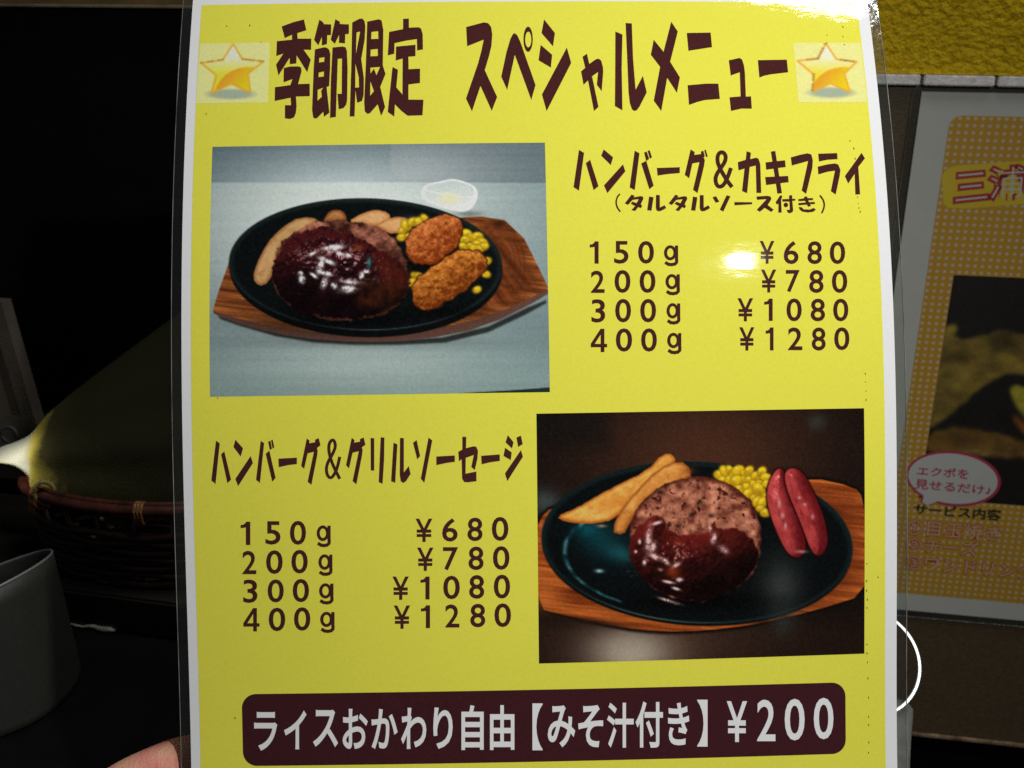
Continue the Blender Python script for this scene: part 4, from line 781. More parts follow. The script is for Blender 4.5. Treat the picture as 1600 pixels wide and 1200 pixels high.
def paint_oyster(nx, ny):
    p = Painter([(34, 56), (1518, 37), (1540, 1151), (23, 1171)], nx, ny, 3)
    X, Y = p.X, p.Y
    v = np.exp(-((X - 640) / 820)**2 - ((Y - 400) / 520)**2)
    p.img[:] = p.mix((92, 112, 116), (212, 220, 214), v)
    p.put(Y - 222, p.mix((70, 88, 94), (176, 188, 190), np.exp(-((X - 620) / 640)**2 - ((Y - 260) / 220)**2)), 14)
    p.put(np.maximum(830 - X, Y - 218), p.mix((96, 108, 112), (164, 172, 174), np.exp(-((X - 900) / 420)**2 - ((Y - 200) / 170)**2)), 8, 0.75)
    p.put(-(Y - 930 - (X - 780)**2 * 0.00008), p.mix((124, 146, 142), (176, 190, 184), np.exp(-((X - 720) / 620)**2 - ((Y - 980) / 190)**2)), 220, 0.75)
    p.img += ((p.fbm(700, 2, sy=16) - 0.5) * 9)[..., None]
    # small bowl
    d = p.poly([(965, 260), (985, 230), (1060, 215), (1110, 203), (1180, 225), (1217, 250), (1218, 300), (1190, 345), (1150, 358), (1080, 345), (1010, 320), (970, 300)], 2)
    p.glow(1180, 365, 60, 14, (90, 95, 90), 0.7)
    p.put(d, (214, 221, 218), 5)
    p.put(p.poly([(980, 258), (1000, 235), (1065, 222), (1112, 212), (1175, 232), (1206, 255), (1200, 300), (1150, 325), (1060, 318), (985, 295)], 2), p.mix((184, 193, 190), (206, 212, 208), (Y - 215) / 110), 6)
    p.put(np.abs(p.poly([(972, 260), (992, 232), (1062, 218), (1111, 207), (1178, 228), (1212, 252), (1210, 300)], 2)) - 2.5, (232, 236, 234), 6, 0.6)
    p.glow(1090, 300, 45, 26, (222, 216, 170), 0.9)
    p.glow(1085, 285, 20, 14, (232, 226, 180), 0.8)
    # board, its edge and its shadow
    p.glow(760, 935, 640, 26, (95, 108, 106), 0.55)
    p.put(p.poly([(60, 812), (700, 935), (1180, 905), (1520, 742), (1524, 768), (1180, 930), (760, 950), (400, 930), (80, 838)], 1), (40, 44, 42), 14)
    p.put(p.poly([(40, 795), (150, 480), (1190, 380), (1385, 405), (1532, 700), (1530, 728), (1250, 868), (980, 922), (700, 935), (420, 915), (200, 868), (48, 812)], 1), (92, 62, 52), 5)
    d = p.poly([(40, 785), (152, 475), (182, 462), (1185, 368), (1388, 402), (1532, 690), (1528, 702), (1290, 815), (1000, 886), (700, 905), (430, 885), (200, 842), (48, 798)], 1)
    p.wood(d, (72, 32, 12), (178, 104, 52), 0.12)
    p.put(np.maximum(d + 30, 1180 - X), p.mix((58, 24, 10), (150, 78, 38), p.fbm(260, 4, sy=34, rot=0.9) * 1.6 - 0.3), 60, 0.8)
    for rr in (60, 95, 130, 165):
        p.put(np.abs(p.ell(1330, 560, rr * 0.55, rr, -0.25)) - 4, (70, 30, 12), 14, 0.45)
    p.glow(1312, 410, 30, 14, (40, 18, 10), 0.8)
    # iron plate
    p.put(p.ell(722, 612, 606, 300, 0.02), (9, 11, 12), 6)
    p.put(p.ell(720, 590, 606, 296, 0.02), (20, 27, 28), 6)
    p.put(p.ell(720, 594, 585, 279, 0.02), (10, 14, 15), 12)
    p.put(np.abs(p.ell(720, 590, 600, 289, 0.02)) - 1.6, p.mix((24, 32, 33), (92, 108, 108), np.clip((Y - 700) / 130, 0, 1) * np.exp(-((X - 720) / 330)**2) + np.clip((340 - Y) / 60, 0, 1) * 0.4), 5)
    p.glow(940, 395, 70, 20, (60, 72, 84), 0.8)
    # potato wedges
    p.wedge([(515, 385), (430, 378), (355, 420), (280, 500), (235, 590), (220, 650), (245, 688), (290, 672), (322, 600), (335, 520), (400, 470), (480, 420)], (172, 128, 78), (210, 168, 114), (128, 76, 40))
    p.wedge([(530, 395), (560, 350), (600, 343), (632, 365), (636, 402), (540, 405)], (140, 82, 40), (196, 140, 84), (92, 48, 22))
    p.wedge([(640, 400), (700, 365), (765, 343), (822, 358), (832, 400), (780, 422), (700, 412)], (194, 140, 86), (222, 174, 120), (156, 92, 44))
    p.wedge([(758, 415), (850, 374), (912, 384), (912, 420), (850, 462), (780, 432)], (188, 134, 80), (220, 172, 118), (160, 88, 40))
    # corn
    p.corn([(885, 445), (905, 420), (930, 402), (955, 398), (985, 385), (880, 475), (905, 465), (1165, 455), (1190, 470), (1160, 485), (1215, 470), (1235, 490), (1210, 500), (1180, 505), (1150, 510), (1245, 515), (1225, 525), (1195, 522), (1160, 535), (935, 640), (955, 650), (930, 670), (1218, 698), (1250, 632), (1262, 575)], 21)
    # hamburger steak under its sauce
    d = p.poly([(308, 620), (325, 520), (400, 445), (500, 398), (600, 396), (720, 402), (820, 445), (880, 515), (908, 590), (912, 690), (880, 765), (800, 815), (650, 845), (480, 825), (360, 765), (312, 690)], 2, 26)
    p.glow(620, 830, 330, 60, (4, 5, 5), 0.9)
    n = p.shade(d, 190, 30, 70, 1.0)
    t = p.fbm(36, 5)
    p.put(d, p.mix((48, 22, 16), (186, 116, 92), (t - 0.25) * 1.9 * np.clip(0.55 - n[..., 1] * 0.6, 0.2, 1)), 9)
    ds = p.poly([(310, 640), (318, 545), (380, 468), (470, 432), (560, 428), (630, 448), (700, 470), (760, 520), (820, 545), (880, 590), (915, 640), (905, 720), (860, 780), (780, 815), (650, 838), (480, 820), (360, 765), (312, 690)], 2, 40)
    n2 = p.shade(ds, 170, 46, 85, 1.0)
    lam = np.clip(0.42 - n2[..., 1] * 0.55 - n2[..., 0] * 0.15, 0, 1)
    dark = np.clip((Y - 560) / 200, 0, 1)
    c = p.mix((12, 4, 6), (70, 20, 22), lam * (1 - 0.95 * dark) + (p.fbm(50, 3) - 0.5) * 0.35)
    p.put(ds, c, 10)
    p.put(np.maximum(ds, p.poly([(760, 540), (905, 580), (910, 700), (840, 720), (770, 640)], 2)), p.mix((44, 12, 8), (116, 40, 26), p.fbm(60, 4)), 50, 0.8)
    p.put(np.maximum(ds, p.poly([(660, 660), (880, 660), (860, 780), (700, 800)], 2)), p.mix((16, 7, 5), (92, 40, 18), p.fbm(44, 4) * 1.5 - 0.35), 50, 0.7)
    hl = np.clip(L3(n2, (-0.05, -0.52, 0.85)), 0, 1) ** 42
    win = np.exp(-((X - 580) / 170)**2 - ((Y - 590) / 105)**2)
    p.img += (hl * win * 0.8)[..., None] * np.array((220, 205, 205))
    for cx, cy, rx, ry, ro in [(575, 516, 42, 11, -.1), (600, 540, 20, 9, .5), (548, 575, 34, 10, .4), (520, 600, 12, 30, .3), (438, 656, 12, 16, 0), (432, 630, 9, 8, 0), (540, 668, 12, 26, .4), (545, 630, 30, 8, .2), (640, 700, 32, 14, -.1), (655, 668, 40, 8, .1), (580, 685, 12, 12, 0), (725, 622, 12, 8, 0), (702, 640, 10, 14, .3), (640, 550, 18, 7, .3), (490, 640, 16, 7, .6), (480, 545, 18, 6, -.4)]:
        j = (p.fbm(14, 3) > 0.47).astype(float) * 0.55 + 0.45
        c, s = math.cos(ro), math.sin(ro)
        xx = (X - cx) * c + (Y - cy) * s
        yy = -(X - cx) * s + (Y - cy) * c
        m = np.clip(np.exp(-(xx / rx)**2 - (yy / ry)**2) * 1.5 * j, 0, 1)[..., None]
        p.img = p.img * (1 - m) + np.array((238, 230, 230)) * m
    p.glow(736, 582, 9, 20, (50, 130, 140), 0.9)
    p.glow(690, 520, 24, 14, (150, 74, 30), 0.6)
    # fried oysters
    for pts, c0, c1, dk in (([(905, 560), (890, 500), (920, 440), (985, 385), (1060, 362), (1130, 372), (1158, 420), (1140, 500), (1080, 560), (1000, 600), (940, 590)], (120, 48, 14), (222, 134, 70), (64, 24, 8)),
                            ([(915, 700), (940, 650), (1020, 600), (1110, 530), (1190, 518), (1255, 545), (1270, 590), (1225, 660), (1130, 730), (1050, 780), (980, 808), (930, 770)], (104, 46, 10), (214, 134, 54), (52, 22, 6))):
        d = p.poly(pts, 2, 22)
        p.glow(np.mean([q[0] for q in pts]), max(q[1] for q in pts) - 10, 150, 36, (4, 4, 4), 0.6)
        n = p.shade(d, 88, 16, 24, 1.0)
        lam = np.clip(0.42 - n[..., 1] * 0.5 - n[..., 0] * 0.2, 0, 1)
        p.put(d, dk, 9)
        p.put(d + 5, p.mix(c0, c1, lam * 0.85 + (p.fbm(15, 3) - 0.5) * 1.1), 10)
    p.put(p.poly([(1130, 1156), (1380, 1142), (1545, 1130), (1545, 1160)], 0), (28, 42, 38), 5)
    p.img += ((p.fbm(9, 2) - 0.5) * 8)[..., None]
    p.grain(2.2)
    return p


def paint_sausage(nx, ny):
    p = Painter([(23, 47), (1486, 23), (1487, 1119), (34, 1163)], nx, ny, 5)
    X, Y = p.X, p.Y
    p.img[:] = p.mix((20, 14, 12), (66, 38, 26), np.exp(-((X - 760) / 520)**2 - ((Y - 230) / 330)**2))
    p.put(np.maximum(X - 340, Y - 200), (18, 16, 15), 90, 0.6)
    p.put(-(Y - 960), p.mix((30, 18, 13), (66, 44, 34), np.exp(-((X - 560) / 460)**2 - ((Y - 1060) / 160)**2)), 120, 0.9)
    p.glow(440, 1120, 190, 110, (170, 156, 138), 0.95)
    p.glow(430, 1070, 110, 50, (150, 140, 126), 0.5)
    p.glow(1270, 85, 40, 36, (52, 60, 58), 0.6)
    p.glow(60, 440, 70, 60, (70, 84, 82), 0.7)
    # board
    d = p.poly([(20, 560), (60, 480), (135, 452), (700, 380), (1240, 328), (1440, 372), (1480, 420), (1500, 640), (1500, 850), (1260, 925), (1000, 985), (760, 1015), (560, 1018), (400, 1000), (160, 948), (20, 912)], 1)
    p.put(d - 12, (16, 10, 8), 20)
    p.wood(d, (92, 34, 10), (190, 98, 40), 0.1)
    p.put(np.maximum(d + 60, 1200 - X), p.mix((60, 20, 8), (132, 58, 24), p.fbm(300, 4, sy=30, rot=0.5)), 120, 0.85)
    p.glow(290, 975, 170, 12, (40, 22, 14), 0.8, 0.14)
    p.glow(60, 860, 70, 60, (206, 112, 48), 0.55)
    # iron plate
    p.put(p.ell(738, 640, 690, 352, 0.05), (8, 8, 8), 8)
    p.put(p.ell(738, 622, 694, 362, 0.05), (16, 26, 27), 6)
    p.put(p.ell(738, 626, 672, 345, 0.05), (9, 12, 13), 14)
    ring = np.abs(p.ell(738, 622, 686, 355, 0.05)) - 2
    p.put(ring, p.mix((14, 30, 32), (80, 96, 92), np.clip((Y - 800) / 160, 0, 1) * np.exp(-((X - 480) / 330)**2)), 6)
    p.glow(315, 615, 120, 78, (13, 66, 73), 0.65, 0.5)
    p.glow(400, 670, 60, 34, (28, 96, 102), 0.6, 0.3)
    p.glow(250, 560, 50, 34, (10, 82, 92), 0.7)
    p.put(np.maximum(np.abs(p.ell(560, 690, 415, 222, 0.1)) - 4, np.maximum(X - 400, 520 - Y)), p.mix((14, 50, 56), (84, 160, 166), p.fbm(26, 3) * 2.4 - 0.8), 9, 0.8)
    p.glow(300, 746, 18, 8, (150, 200, 204), 0.9)
    p.glow(310, 545, 20, 7, (170, 130, 110), 0.8)
    p.glow(1110, 820, 90, 130, (54, 58, 56), 0.85)
    p.glow(1120, 980, 50, 60, (44, 46, 44), 0.6)
    # potato wedges
    p.wedge([(108, 505), (200, 465), (330, 388), (510, 300), (585, 222), (622, 226), (642, 262), (560, 320), (480, 420), (360, 518), (270, 538), (150, 528)], (186, 112, 34), (248, 190, 100), (150, 70, 20))
    p.wedge([(352, 570), (395, 470), (480, 370), (560, 290), (655, 252), (708, 292), (704, 335), (600, 375), (500, 435), (440, 530), (402, 588)], (168, 94, 32), (238, 174, 92), (120, 56, 20))
    p.glow(700, 300, 26, 16, (120, 60, 26), 0.5)
    # corn
    p.corn([(835, 318), (860, 300), (878, 296), (850, 340), (880, 335), (905, 325), (920, 300), (945, 315), (965, 298), (940, 345), (970, 335), (995, 320), (1025, 305), (1045, 330), (905, 350), (925, 380), (955, 375), (985, 385), (1010, 355), (1040, 360), (960, 400), (990, 420), (1015, 395), (1040, 410), (1005, 440), (1030, 440), (1015, 470), (1035, 485), (985, 355), (1005, 375)], 23, (214, 168, 22))
    # sausages
    for pts, sh_ in (([(1042, 420), (1055, 340), (1095, 285), (1125, 300), (1150, 380), (1180, 480), (1215, 590), (1222, 655), (1185, 692), (1140, 672), (1100, 600), (1060, 500)], 0), ([(1122, 330), (1135, 295), (1170, 285), (1210, 310), (1245, 380), (1285, 460), (1315, 560), (1318, 640), (1280, 685), (1245, 660), (1215, 580), (1175, 480), (1140, 400)], 1)):
        d = p.poly(pts, 2)
        p.put(d - 6, (24, 6, 6), 14)
        n = p.shade(d, 62, 6, 60, 0.9)
        lam = np.clip(0.30 - n[..., 1] * 0.25 - n[..., 0] * 0.55 + (n[..., 2] - 0.6) * 0.55, 0, 1)
        p.put(d, p.mix((88, 16, 20), (204, 78, 76), lam + (p.fbm(46, 4) - 0.5) * 0.45), 7)
        st_ = np.clip(p.fbm(60, 4, sy=22, rot=1.2) - 0.55, 0, 1) * 2.2 * np.clip(-d / 20, 0, 1)
        p.img = p.img + st_[..., None] * (np.array((96, 18, 22)) - p.img)
        hl = np.clip(L3(n, (-0.35, -0.3, 0.9)), 0, 1) ** 60
        p.img += ((hl * (p.fbm(24, 3) > 0.48) * np.clip(-d / 10, 0, 1)) * (0.75 if sh_ == 0 else 0.4))[..., None] * np.array((200, 190, 185))
    for cx, cy, rx, ry in ((1100, 445, 8, 22), (1115, 500, 9, 14), (1128, 545, 6, 16), (1215, 450, 9, 8), (1190, 420, 8, 7), (1250, 505, 7, 12), (1200, 660, 26, 7)):
        p.glow(cx, cy, rx, ry, (236, 200, 195), 0.5)
    # hamburger steak
    d = p.poly([(428, 600), (450, 480), (520, 400), (620, 342), (745, 320), (870, 348), (960, 415), (1012, 510), (1022, 620), (1005, 720), (940, 800), (850, 860), (720, 888), (600, 862), (500, 790), (440, 700)], 2, 16)
    p.glow(740, 880, 300, 40, (4, 3, 3), 0.9)
    t = p.fbm(30, 5)
    crust = np.clip(1 + d / 70, 0, 1)
    p.put(d, p.mix((44, 16, 12), (96, 40, 28), t * 1.4 - 0.2), 8)
    top = p.mix((96, 44, 32), (204, 134, 104), (t - 0.22) * 1.75)
    p.put(d + 14 + (p.fbm(40, 3) - 0.5) * 40, top, 36)
    pits = p.fbm(22, 4)
    p.put((0.335 - pits) * -400 - 0, (52, 20, 16), 30, 1.0) if False else None
    m = np.clip((0.36 - pits) * 14, 0, 1) * np.clip(-d / 20, 0, 1) * (Y < 600)
    p.img = p.img * (1 - m[..., None]) + np.array((58, 24, 20)) * m[..., None]
    for cx, cy in ((572, 395), (795, 500), (745, 440), (712, 495), (650, 545)):
        p.glow(cx, cy, 14, 10, (34, 18, 16), 0.85)
    ds = p.poly([(430, 640), (455, 570), (500, 518), (545, 490), (580, 505), (600, 560), (640, 585), (710, 580), (770, 575), (790, 545), (810, 540), (850, 562), (920, 550), (975, 600), (1010, 650), (1000, 730), (940, 802), (850, 862), (720, 888), (600, 862), (500, 790), (440, 705)], 2, 22)
    n2 = p.shade(ds, 160, 42, 80, 1.0)
    lam = np.clip(0.45 - n2[..., 1] * 0.5 - n2[..., 0] * 0.3, 0, 1)
    dk = np.clip((Y - 600) / 230, 0, 1) * 0.6 + np.clip((X - 780) / 260, 0, 1) * 0.4
    p.put(ds, p.mix((13, 4, 4), (104, 27, 22), lam * (1.0 - 1.15 * dk) + (p.fbm(50, 3) - 0.5) * 0.3), 12)
    hl = np.clip(L3(n2, (-0.3, -0.45, 0.85)), 0, 1) ** 46
    win = np.exp(-((X - 570) / 130)**2 - ((Y - 690) / 120)**2)
    p.img += (hl * win * 0.7)[..., None] * np.array((215, 180, 175))
    for cx, cy, rx, ry, ro in [(518, 600, 12, 52, .12), (535, 640, 14, 22, .5), (555, 532, 22, 7, -.3), (545, 682, 22, 10, .5), (590, 700, 24, 9, .7), (640, 720, 22, 8, -.6), (655, 785, 14, 9, 0), (570, 740, 9, 6, 0), (605, 795, 26, 6, .2), (850, 648, 22, 12, .6), (808, 600, 12, 22, .3), (790, 560, 8, 14, 0), (610, 880, 42, 6, .3), (640, 825, 18, 6, .3), (478, 615, 6, 10, 0), (460, 660, 7, 7, 0), (500, 705, 8, 14, .2)]:
        j = (p.fbm(16, 3) > 0.46).astype(float) * 0.5 + 0.5
        c, s = math.cos(ro), math.sin(ro)
        xx = (X - cx) * c + (Y - cy) * s
        yy = -(X - cx) * s + (Y - cy) * c
        m = np.clip(np.exp(-(xx / rx)**2 - (yy / ry)**2) * 1.3 * j, 0, 1)[..., None]
        p.img = p.img * (1 - m) + np.array((214, 176, 172)) * m
    p.glow(625, 750, 30, 24, (150, 54, 20), 0.7)
    p.glow(650, 615, 20, 12, (110, 40, 20), 0.5)
    p.img += ((p.fbm(9, 2) - 0.5) * 8)[..., None]
    p.grain(2.0)
    return p


def paint_star(nx, ny, flip):
    if not flip:
        p = Painter([(135, 140), (1268, 120), (1235, 1100), (60, 1115)], nx, ny, 7)
        star = [(672, 145), (820, 395), (1165, 435), (915, 635), (950, 940), (635, 795), (315, 955), (395, 660), (150, 460), (500, 408)]
        shd = (635, 965, 440, 92)
        dots = [((150, 455), (500, 405)), ((830, 397), (1160, 430))]
    else:
        p = Painter([(100, 125), (1195, 130), (1300, 1095), (185, 1095)], nx, ny, 8)
        star = [(630, 140), (800, 400), (1130, 440), (930, 635), (1020, 935), (700, 790), (415, 925), (430, 650), (165, 425), (500, 390)]
        shd = (715, 940, 410, 92)
        dots = [((165, 420), (490, 385)), ((500, 380), (612, 140)), ((428, 645), (405, 900)), ((830, 400), (1120, 440))]
    X, Y = p.X, p.Y
    p.img[:] = (226, 222, 142)
    cx, cy, rx, ry = shd
    m = np.clip((1.12 - np.sqrt(((X - cx) / rx)**2 + ((Y - cy) / ry)**2)) * 2.2, 0, 1)[..., None]
    p.img = p.img * (1 - m) + np.array((146, 162, 150)) * m
    d = p.poly(star, 0)
    p.put(d - 14, (222, 150, 40), 14)
    p.put(d + 14, p.mix((240, 228, 214), (226, 208, 40), (Y - 330) / 330), 12)
    sw = p.ell(930, 1010, 560, 485)
    g = p.mix((216, 144, 30), (224, 190, 14), np.clip((X - 560) / 420 + (Y - 700) / 500, 0, 1))
    p.put(np.maximum(d + 12, sw), g, 10)
    for (a, b) in dots:
        for k in np.linspace(0, 1, 7):
            if p.rs.rand() < 0.75:
                p.glow(a[0] + (b[0] - a[0]) * k, a[1] + (b[1] - a[1]) * k, 20, 13, (70, 50, 24), 0.75)
    p.img = p.img * 0.86 + np.array((222, 216, 132)) * 0.14
    p.blur(2)
    return p


def picture(sheet, name, quad, p, nx, ny, off, gain, label, parent=None, mat=None):
    q = np.array(quad, float)
    u, v = np.meshgrid(np.linspace(0, 1, nx + 1), np.linspace(0, 1, ny + 1))
    P = ((1 - u) * (1 - v))[..., None] * q[0] + (u * (1 - v))[..., None] * q[1] + (u * v)[..., None] * q[2] + ((1 - u) * v)[..., None] * q[3]
    st = P.reshape(-1, 2)
    o = sheet.add(name, st, grid_faces(nx, ny), off, mat or M_art, parent, label)
    col = np.clip(lin(np.clip(p.img, 0, 255)) * gain, 0.0, 0.82).reshape(-1, 3)
    a = o.data.color_attributes.new("print", 'FLOAT_COLOR', 'POINT')
    a.data.foreach_set("color", np.concatenate([col, np.ones((len(col), 1))], 1).astype(np.float32).ravel())
    return o


NX, NY = 400, 300
picture(sh, "dish_photo", QUADS['photo_a'], paint_oyster(NX, NY), NX, NY, 0.07, 1.25, "printed photo of a hamburger steak with fried oysters on an iron plate")
picture(sh, "dish_photo", QUADS['photo_b'], paint_sausage(NX, NY), NX, NY, 0.07, 1.25, "printed photo of a hamburger steak with two red sausages on an iron plate")
picture(sh, "star_picture", QUADS['star_a'], paint_star(110, 100, False), 110, 100, 0.065, 1.2, "gold star on a pale square left of the heading")
picture(sh, "star_picture", QUADS['star_b'], paint_star(110, 100, True), 110, 100, 0.065, 1.1, "gold star on a pale square right of the heading")

# ------------------------------------------------------------------ the second menu, fixed to the wainscot
menu2 = empty("menu_card", (0, 0, 1.05), Matrix.Rotation(R(90), 3, 'X'))
tag(menu2, "laminated menu with an orange dotted panel and white border, hung on the brown wainscot behind", "menu")
s2 = Sheet(menu2, 0, 0, (0, 0, 0, 0, 0))
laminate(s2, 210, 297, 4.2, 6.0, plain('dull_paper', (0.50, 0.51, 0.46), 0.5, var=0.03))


def dotted():
    m, nt, b = new_mat("dotted_print")
    b.inputs['Roughness'].default_value = 0.6
    tc = N(nt, 'ShaderNodeTexCoord')
    mp = N(nt, 'ShaderNodeMapping')
    mp.inputs['Scale'].default_value = (1000 / 3.72, 1000 / 3.6, 0)
    nt.links.new(tc.outputs['Object'], mp.inputs[0])
    fr = N(nt, 'ShaderNodeVectorMath', operation='FRACTION')
    nt.links.new(mp.outputs[0], fr.inputs[0])
    ds = N(nt, 'ShaderNodeVectorMath', operation='DISTANCE')
    nt.links.new(fr.outputs[0], ds.inputs[0])
    ds.inputs[1].default_value = (0.5, 0.5, 0)
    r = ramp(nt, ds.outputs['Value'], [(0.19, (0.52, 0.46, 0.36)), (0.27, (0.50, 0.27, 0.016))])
    nt.links.new(r.outputs[0], b.inputs['Base Color'])
    return m


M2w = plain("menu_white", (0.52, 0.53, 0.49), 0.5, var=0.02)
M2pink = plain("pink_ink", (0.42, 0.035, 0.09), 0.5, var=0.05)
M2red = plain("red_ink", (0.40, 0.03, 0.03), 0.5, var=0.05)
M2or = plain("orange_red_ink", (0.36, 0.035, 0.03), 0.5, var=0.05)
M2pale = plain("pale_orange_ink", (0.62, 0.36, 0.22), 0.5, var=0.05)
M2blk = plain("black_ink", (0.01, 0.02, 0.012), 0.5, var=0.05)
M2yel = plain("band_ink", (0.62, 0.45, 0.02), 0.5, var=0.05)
V, F = fill([rrect(15.4, 196, 11.3, 285.9, 6)], step=40)
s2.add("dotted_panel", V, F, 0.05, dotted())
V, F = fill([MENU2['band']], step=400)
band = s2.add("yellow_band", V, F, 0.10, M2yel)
KIND = {'pink': (M2pink, 0.02, 'bubble_lettering'), 'black': (M2blk, 0.028, 'heading_lettering'), 'title': (M2w, -0.012, 'title_lettering'), 'outline': (M2pale, 0.010, 'list_lettering')}


def flat_picture(px):
    p = Painter([(345, 108), (1150, 155), (900, 1560), (150, 1400)], 200, 200, 11)
    X, Y = p.X, p.Y
    p.img[:] = (16, 13, 9)
    p.put(p.poly([(300, 380), (345, 375), (330, 470), (430, 440), (500, 400), (560, 440), (640, 430), (720, 350), (900, 250), (900, 800), (520, 640), (400, 740), (320, 860), (240, 960), (180, 980), (270, 540)], 1, 14), p.mix((56, 44, 14), (128, 108, 40), p.fbm(110, 5) * 1.8 - 0.4), 22)
    p.put(p.poly([(560, 560), (640, 500), (900, 330), (1000, 900), (760, 960), (680, 860), (600, 720)], 2, 20), p.mix((44, 22, 10), (190, 120, 56), p.fbm(46, 5) * 2.2 - 0.6), 40)
    p.put(p.poly([(400, 780), (500, 670), (490, 860), (520, 1020), (430, 990)], 2, 10), (18, 12, 8), 14)
    p.put(p.poly([(490, 740), (540, 720), (640, 860), (740, 980), (740, 1080), (690, 1130), (620, 1080), (530, 930)], 2, 8), p.mix((96, 104, 22), (168, 150, 46), p.fbm(90, 3)), 16)
    p.put(p.poly([(500, 880), (560, 990), (640, 1110), (560, 1080), (500, 960)], 2, 8), (104, 60, 16), 16)
    p.put(p.poly([(200, 1010), (300, 960), (460, 1020), (600, 1110), (760, 1120), (760, 1180), (180, 1160)], 2, 20), p.mix((60, 40, 14), (128, 96, 34), p.fbm(90, 4)), 24)
    for k in range(26):
        p.glow(p.rs.uniform(180, 720), p.rs.uniform(1110, 1170), p.rs.uniform(8, 24), p.rs.uniform(4, 9), (150, 130, 84), 0.6)
    p.blur(3)
    p.img = p.img * (0.75 + 0.5 * p.fbm(60, 4))[..., None]
    p.grain(3)
    return p


M2art = plain("tmp", (1, 1, 1))
bpy.data.materials.remove(M2art)
m_, nt_, b_ = new_mat("small_photo_print")
b_.inputs['Roughness'].default_value = 0.5
a_ = N(nt_, 'ShaderNodeAttribute', attribute_name="print")
nt_.links.new(a_.outputs['Color'], b_.inputs['Base Color'])
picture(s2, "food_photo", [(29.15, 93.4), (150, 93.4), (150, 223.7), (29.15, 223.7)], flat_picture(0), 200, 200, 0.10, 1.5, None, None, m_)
V, F = fill([MENU2['bubble'], MENU2['tail']], step=400)
bub = s2.add("speech_bubble", V, F, 0.14, M2pink)
V, F = fill([MENU2['bubble_in'], MENU2['tail_in']], step=400)
s2.add("bubble_fill", V, F, 0.17, M2w, bub)
for body, quad, kd in MENU2['texts']:
    mat, fat, nm = KIND[kd]
    par = bub if kd == 'pink' else band if kd == 'title' else None
    if kd in ('title', 'outline'):
        V, F = set_text(body, quad, 0.065 if kd == 'title' else 0.046, ref=fat)
        under = s2.add(nm + "_outline", V, F, 0.14, M2red if kd == 'title' else M2or, par)
        under.name = "lettering_outline"
    V, F = set_text(body, quad, fat)
    s2.add(nm, V, F, 0.20, mat, par)
V, F = fill([[(98, 272), (120, 272), (120, 282), (98, 282)]], step=400)
s2.add("red_mark", V, F, 0.14, M2or)

# ------------------------------------------------------------------ the hand behind the menu's lower left edge
def skin_body(name, joints, bones, root, mat, parent=None, sub=2):
    me = bpy.data.meshes.new(name)
    keys = list(joints)
    me.from_pydata([joints[k][0] for k in keys], [(keys.index(a), keys.index(b)) for a, b in bones], [])
    o = bpy.data.objects.new(name, me)
    COL.objects.link(o)
    sk = o.modifiers.new("skin", 'SKIN')
    sk.use_smooth_shade = True
    for i, k in enumerate(keys):
        r = joints[k][1]
        me.skin_vertices[0].data[i].radius = (r, r) if np.isscalar(r) else r
        me.skin_vertices[0].data[i].use_root = (k == root)
    ss = o.modifiers.new("subsurf", 'SUBSURF')
    ss.levels = ss.render_levels = sub
    bpy.context.view_layer.update()
    m2 = bpy.data.meshes.new_from_object(o.evaluated_get(bpy.context.evaluated_depsgraph_get()))
    bpy.data.objects.remove(o)
    m2.name = name
    m2.materials.clear()
    m2.polygons.foreach_set("use_smooth", [True] * len(m2.polygons))
    return link(name, m2, mat, parent)


def skin_mat():
    m, nt, b = new_mat("skin")
    b.inputs['Roughness'].default_value = 0.48
    b.inputs['Subsurface Weight'].default_value = 0.2
    b.inputs['Subsurface Radius'].default_value = (0.006, 0.002, 0.001)
    b.inputs['Subsurface Scale'].default_value = 0.6
    n1 = noise_node(nt, 95, 3, 0.5)
    r = ramp(nt, n1.outputs['Fac'], [(0.32, (0.95, 0.30, 0.28)), (0.5, (0.95, 0.38, 0.29)), (0.68, (0.93, 0.50, 0.33))])
    nt.links.new(r.outputs[0], b.inputs['Base Color'])
    n2 = noise_node(nt, 900, 3, 0.6, (1, 0.3, 1))
    bp = N(nt, 'ShaderNodeBump')
    bp.inputs['Distance'].default_value = 0.0003
    nt.links.new(n2.outputs['Fac'], bp.inputs['Height'])
    nt.links.new(bp.outputs[0], b.inputs['Normal'])
    return m


mm = lambda x, y, z: (x / 1000, y / 1000, z / 1000)
J = {'wrist': (mm(-196, -285, -12), (0.026, 0.019)), 'palm': (mm(-178, -232, -20), (0.033, 0.016)), 'palm2': (mm(-166, -205, -26), (0.036, 0.013))}
B = [('wrist', 'palm'), ('palm', 'palm2')]
for fn, pts in {'index': [(-158, -154, -32, 9.6), (-133, -131.0, -25, 9.0), (-109, -119.5, -18.2, 8.4), (-86, -118.5, -16.0, 7.0)],
                'middle': [(-146, -174, -34, 9.4), (-118, -158, -32, 8.8), (-94, -151, -24, 8.2), (-70, -151, -20, 6.9)],
                'ring': [(-146, -192, -34, 9.0), (-119, -179, -33, 8.4), (-96, -173, -26, 7.8), (-74, -173, -22, 6.6)],
                'little': [(-150, -211, -32, 8.0), (-128, -200, -32, 7.4), (-109, -195, -27, 6.8), (-92, -194, -23, 5.8)]}.items():
    prev = 'palm2'
    for i, (a, b, c, r) in enumerate(pts):
        J[fn + str(i)] = (mm(a, b, c), r / 1000)
        B.append((prev, fn + str(i)))
        prev = fn + str(i)
prev = 'palm'
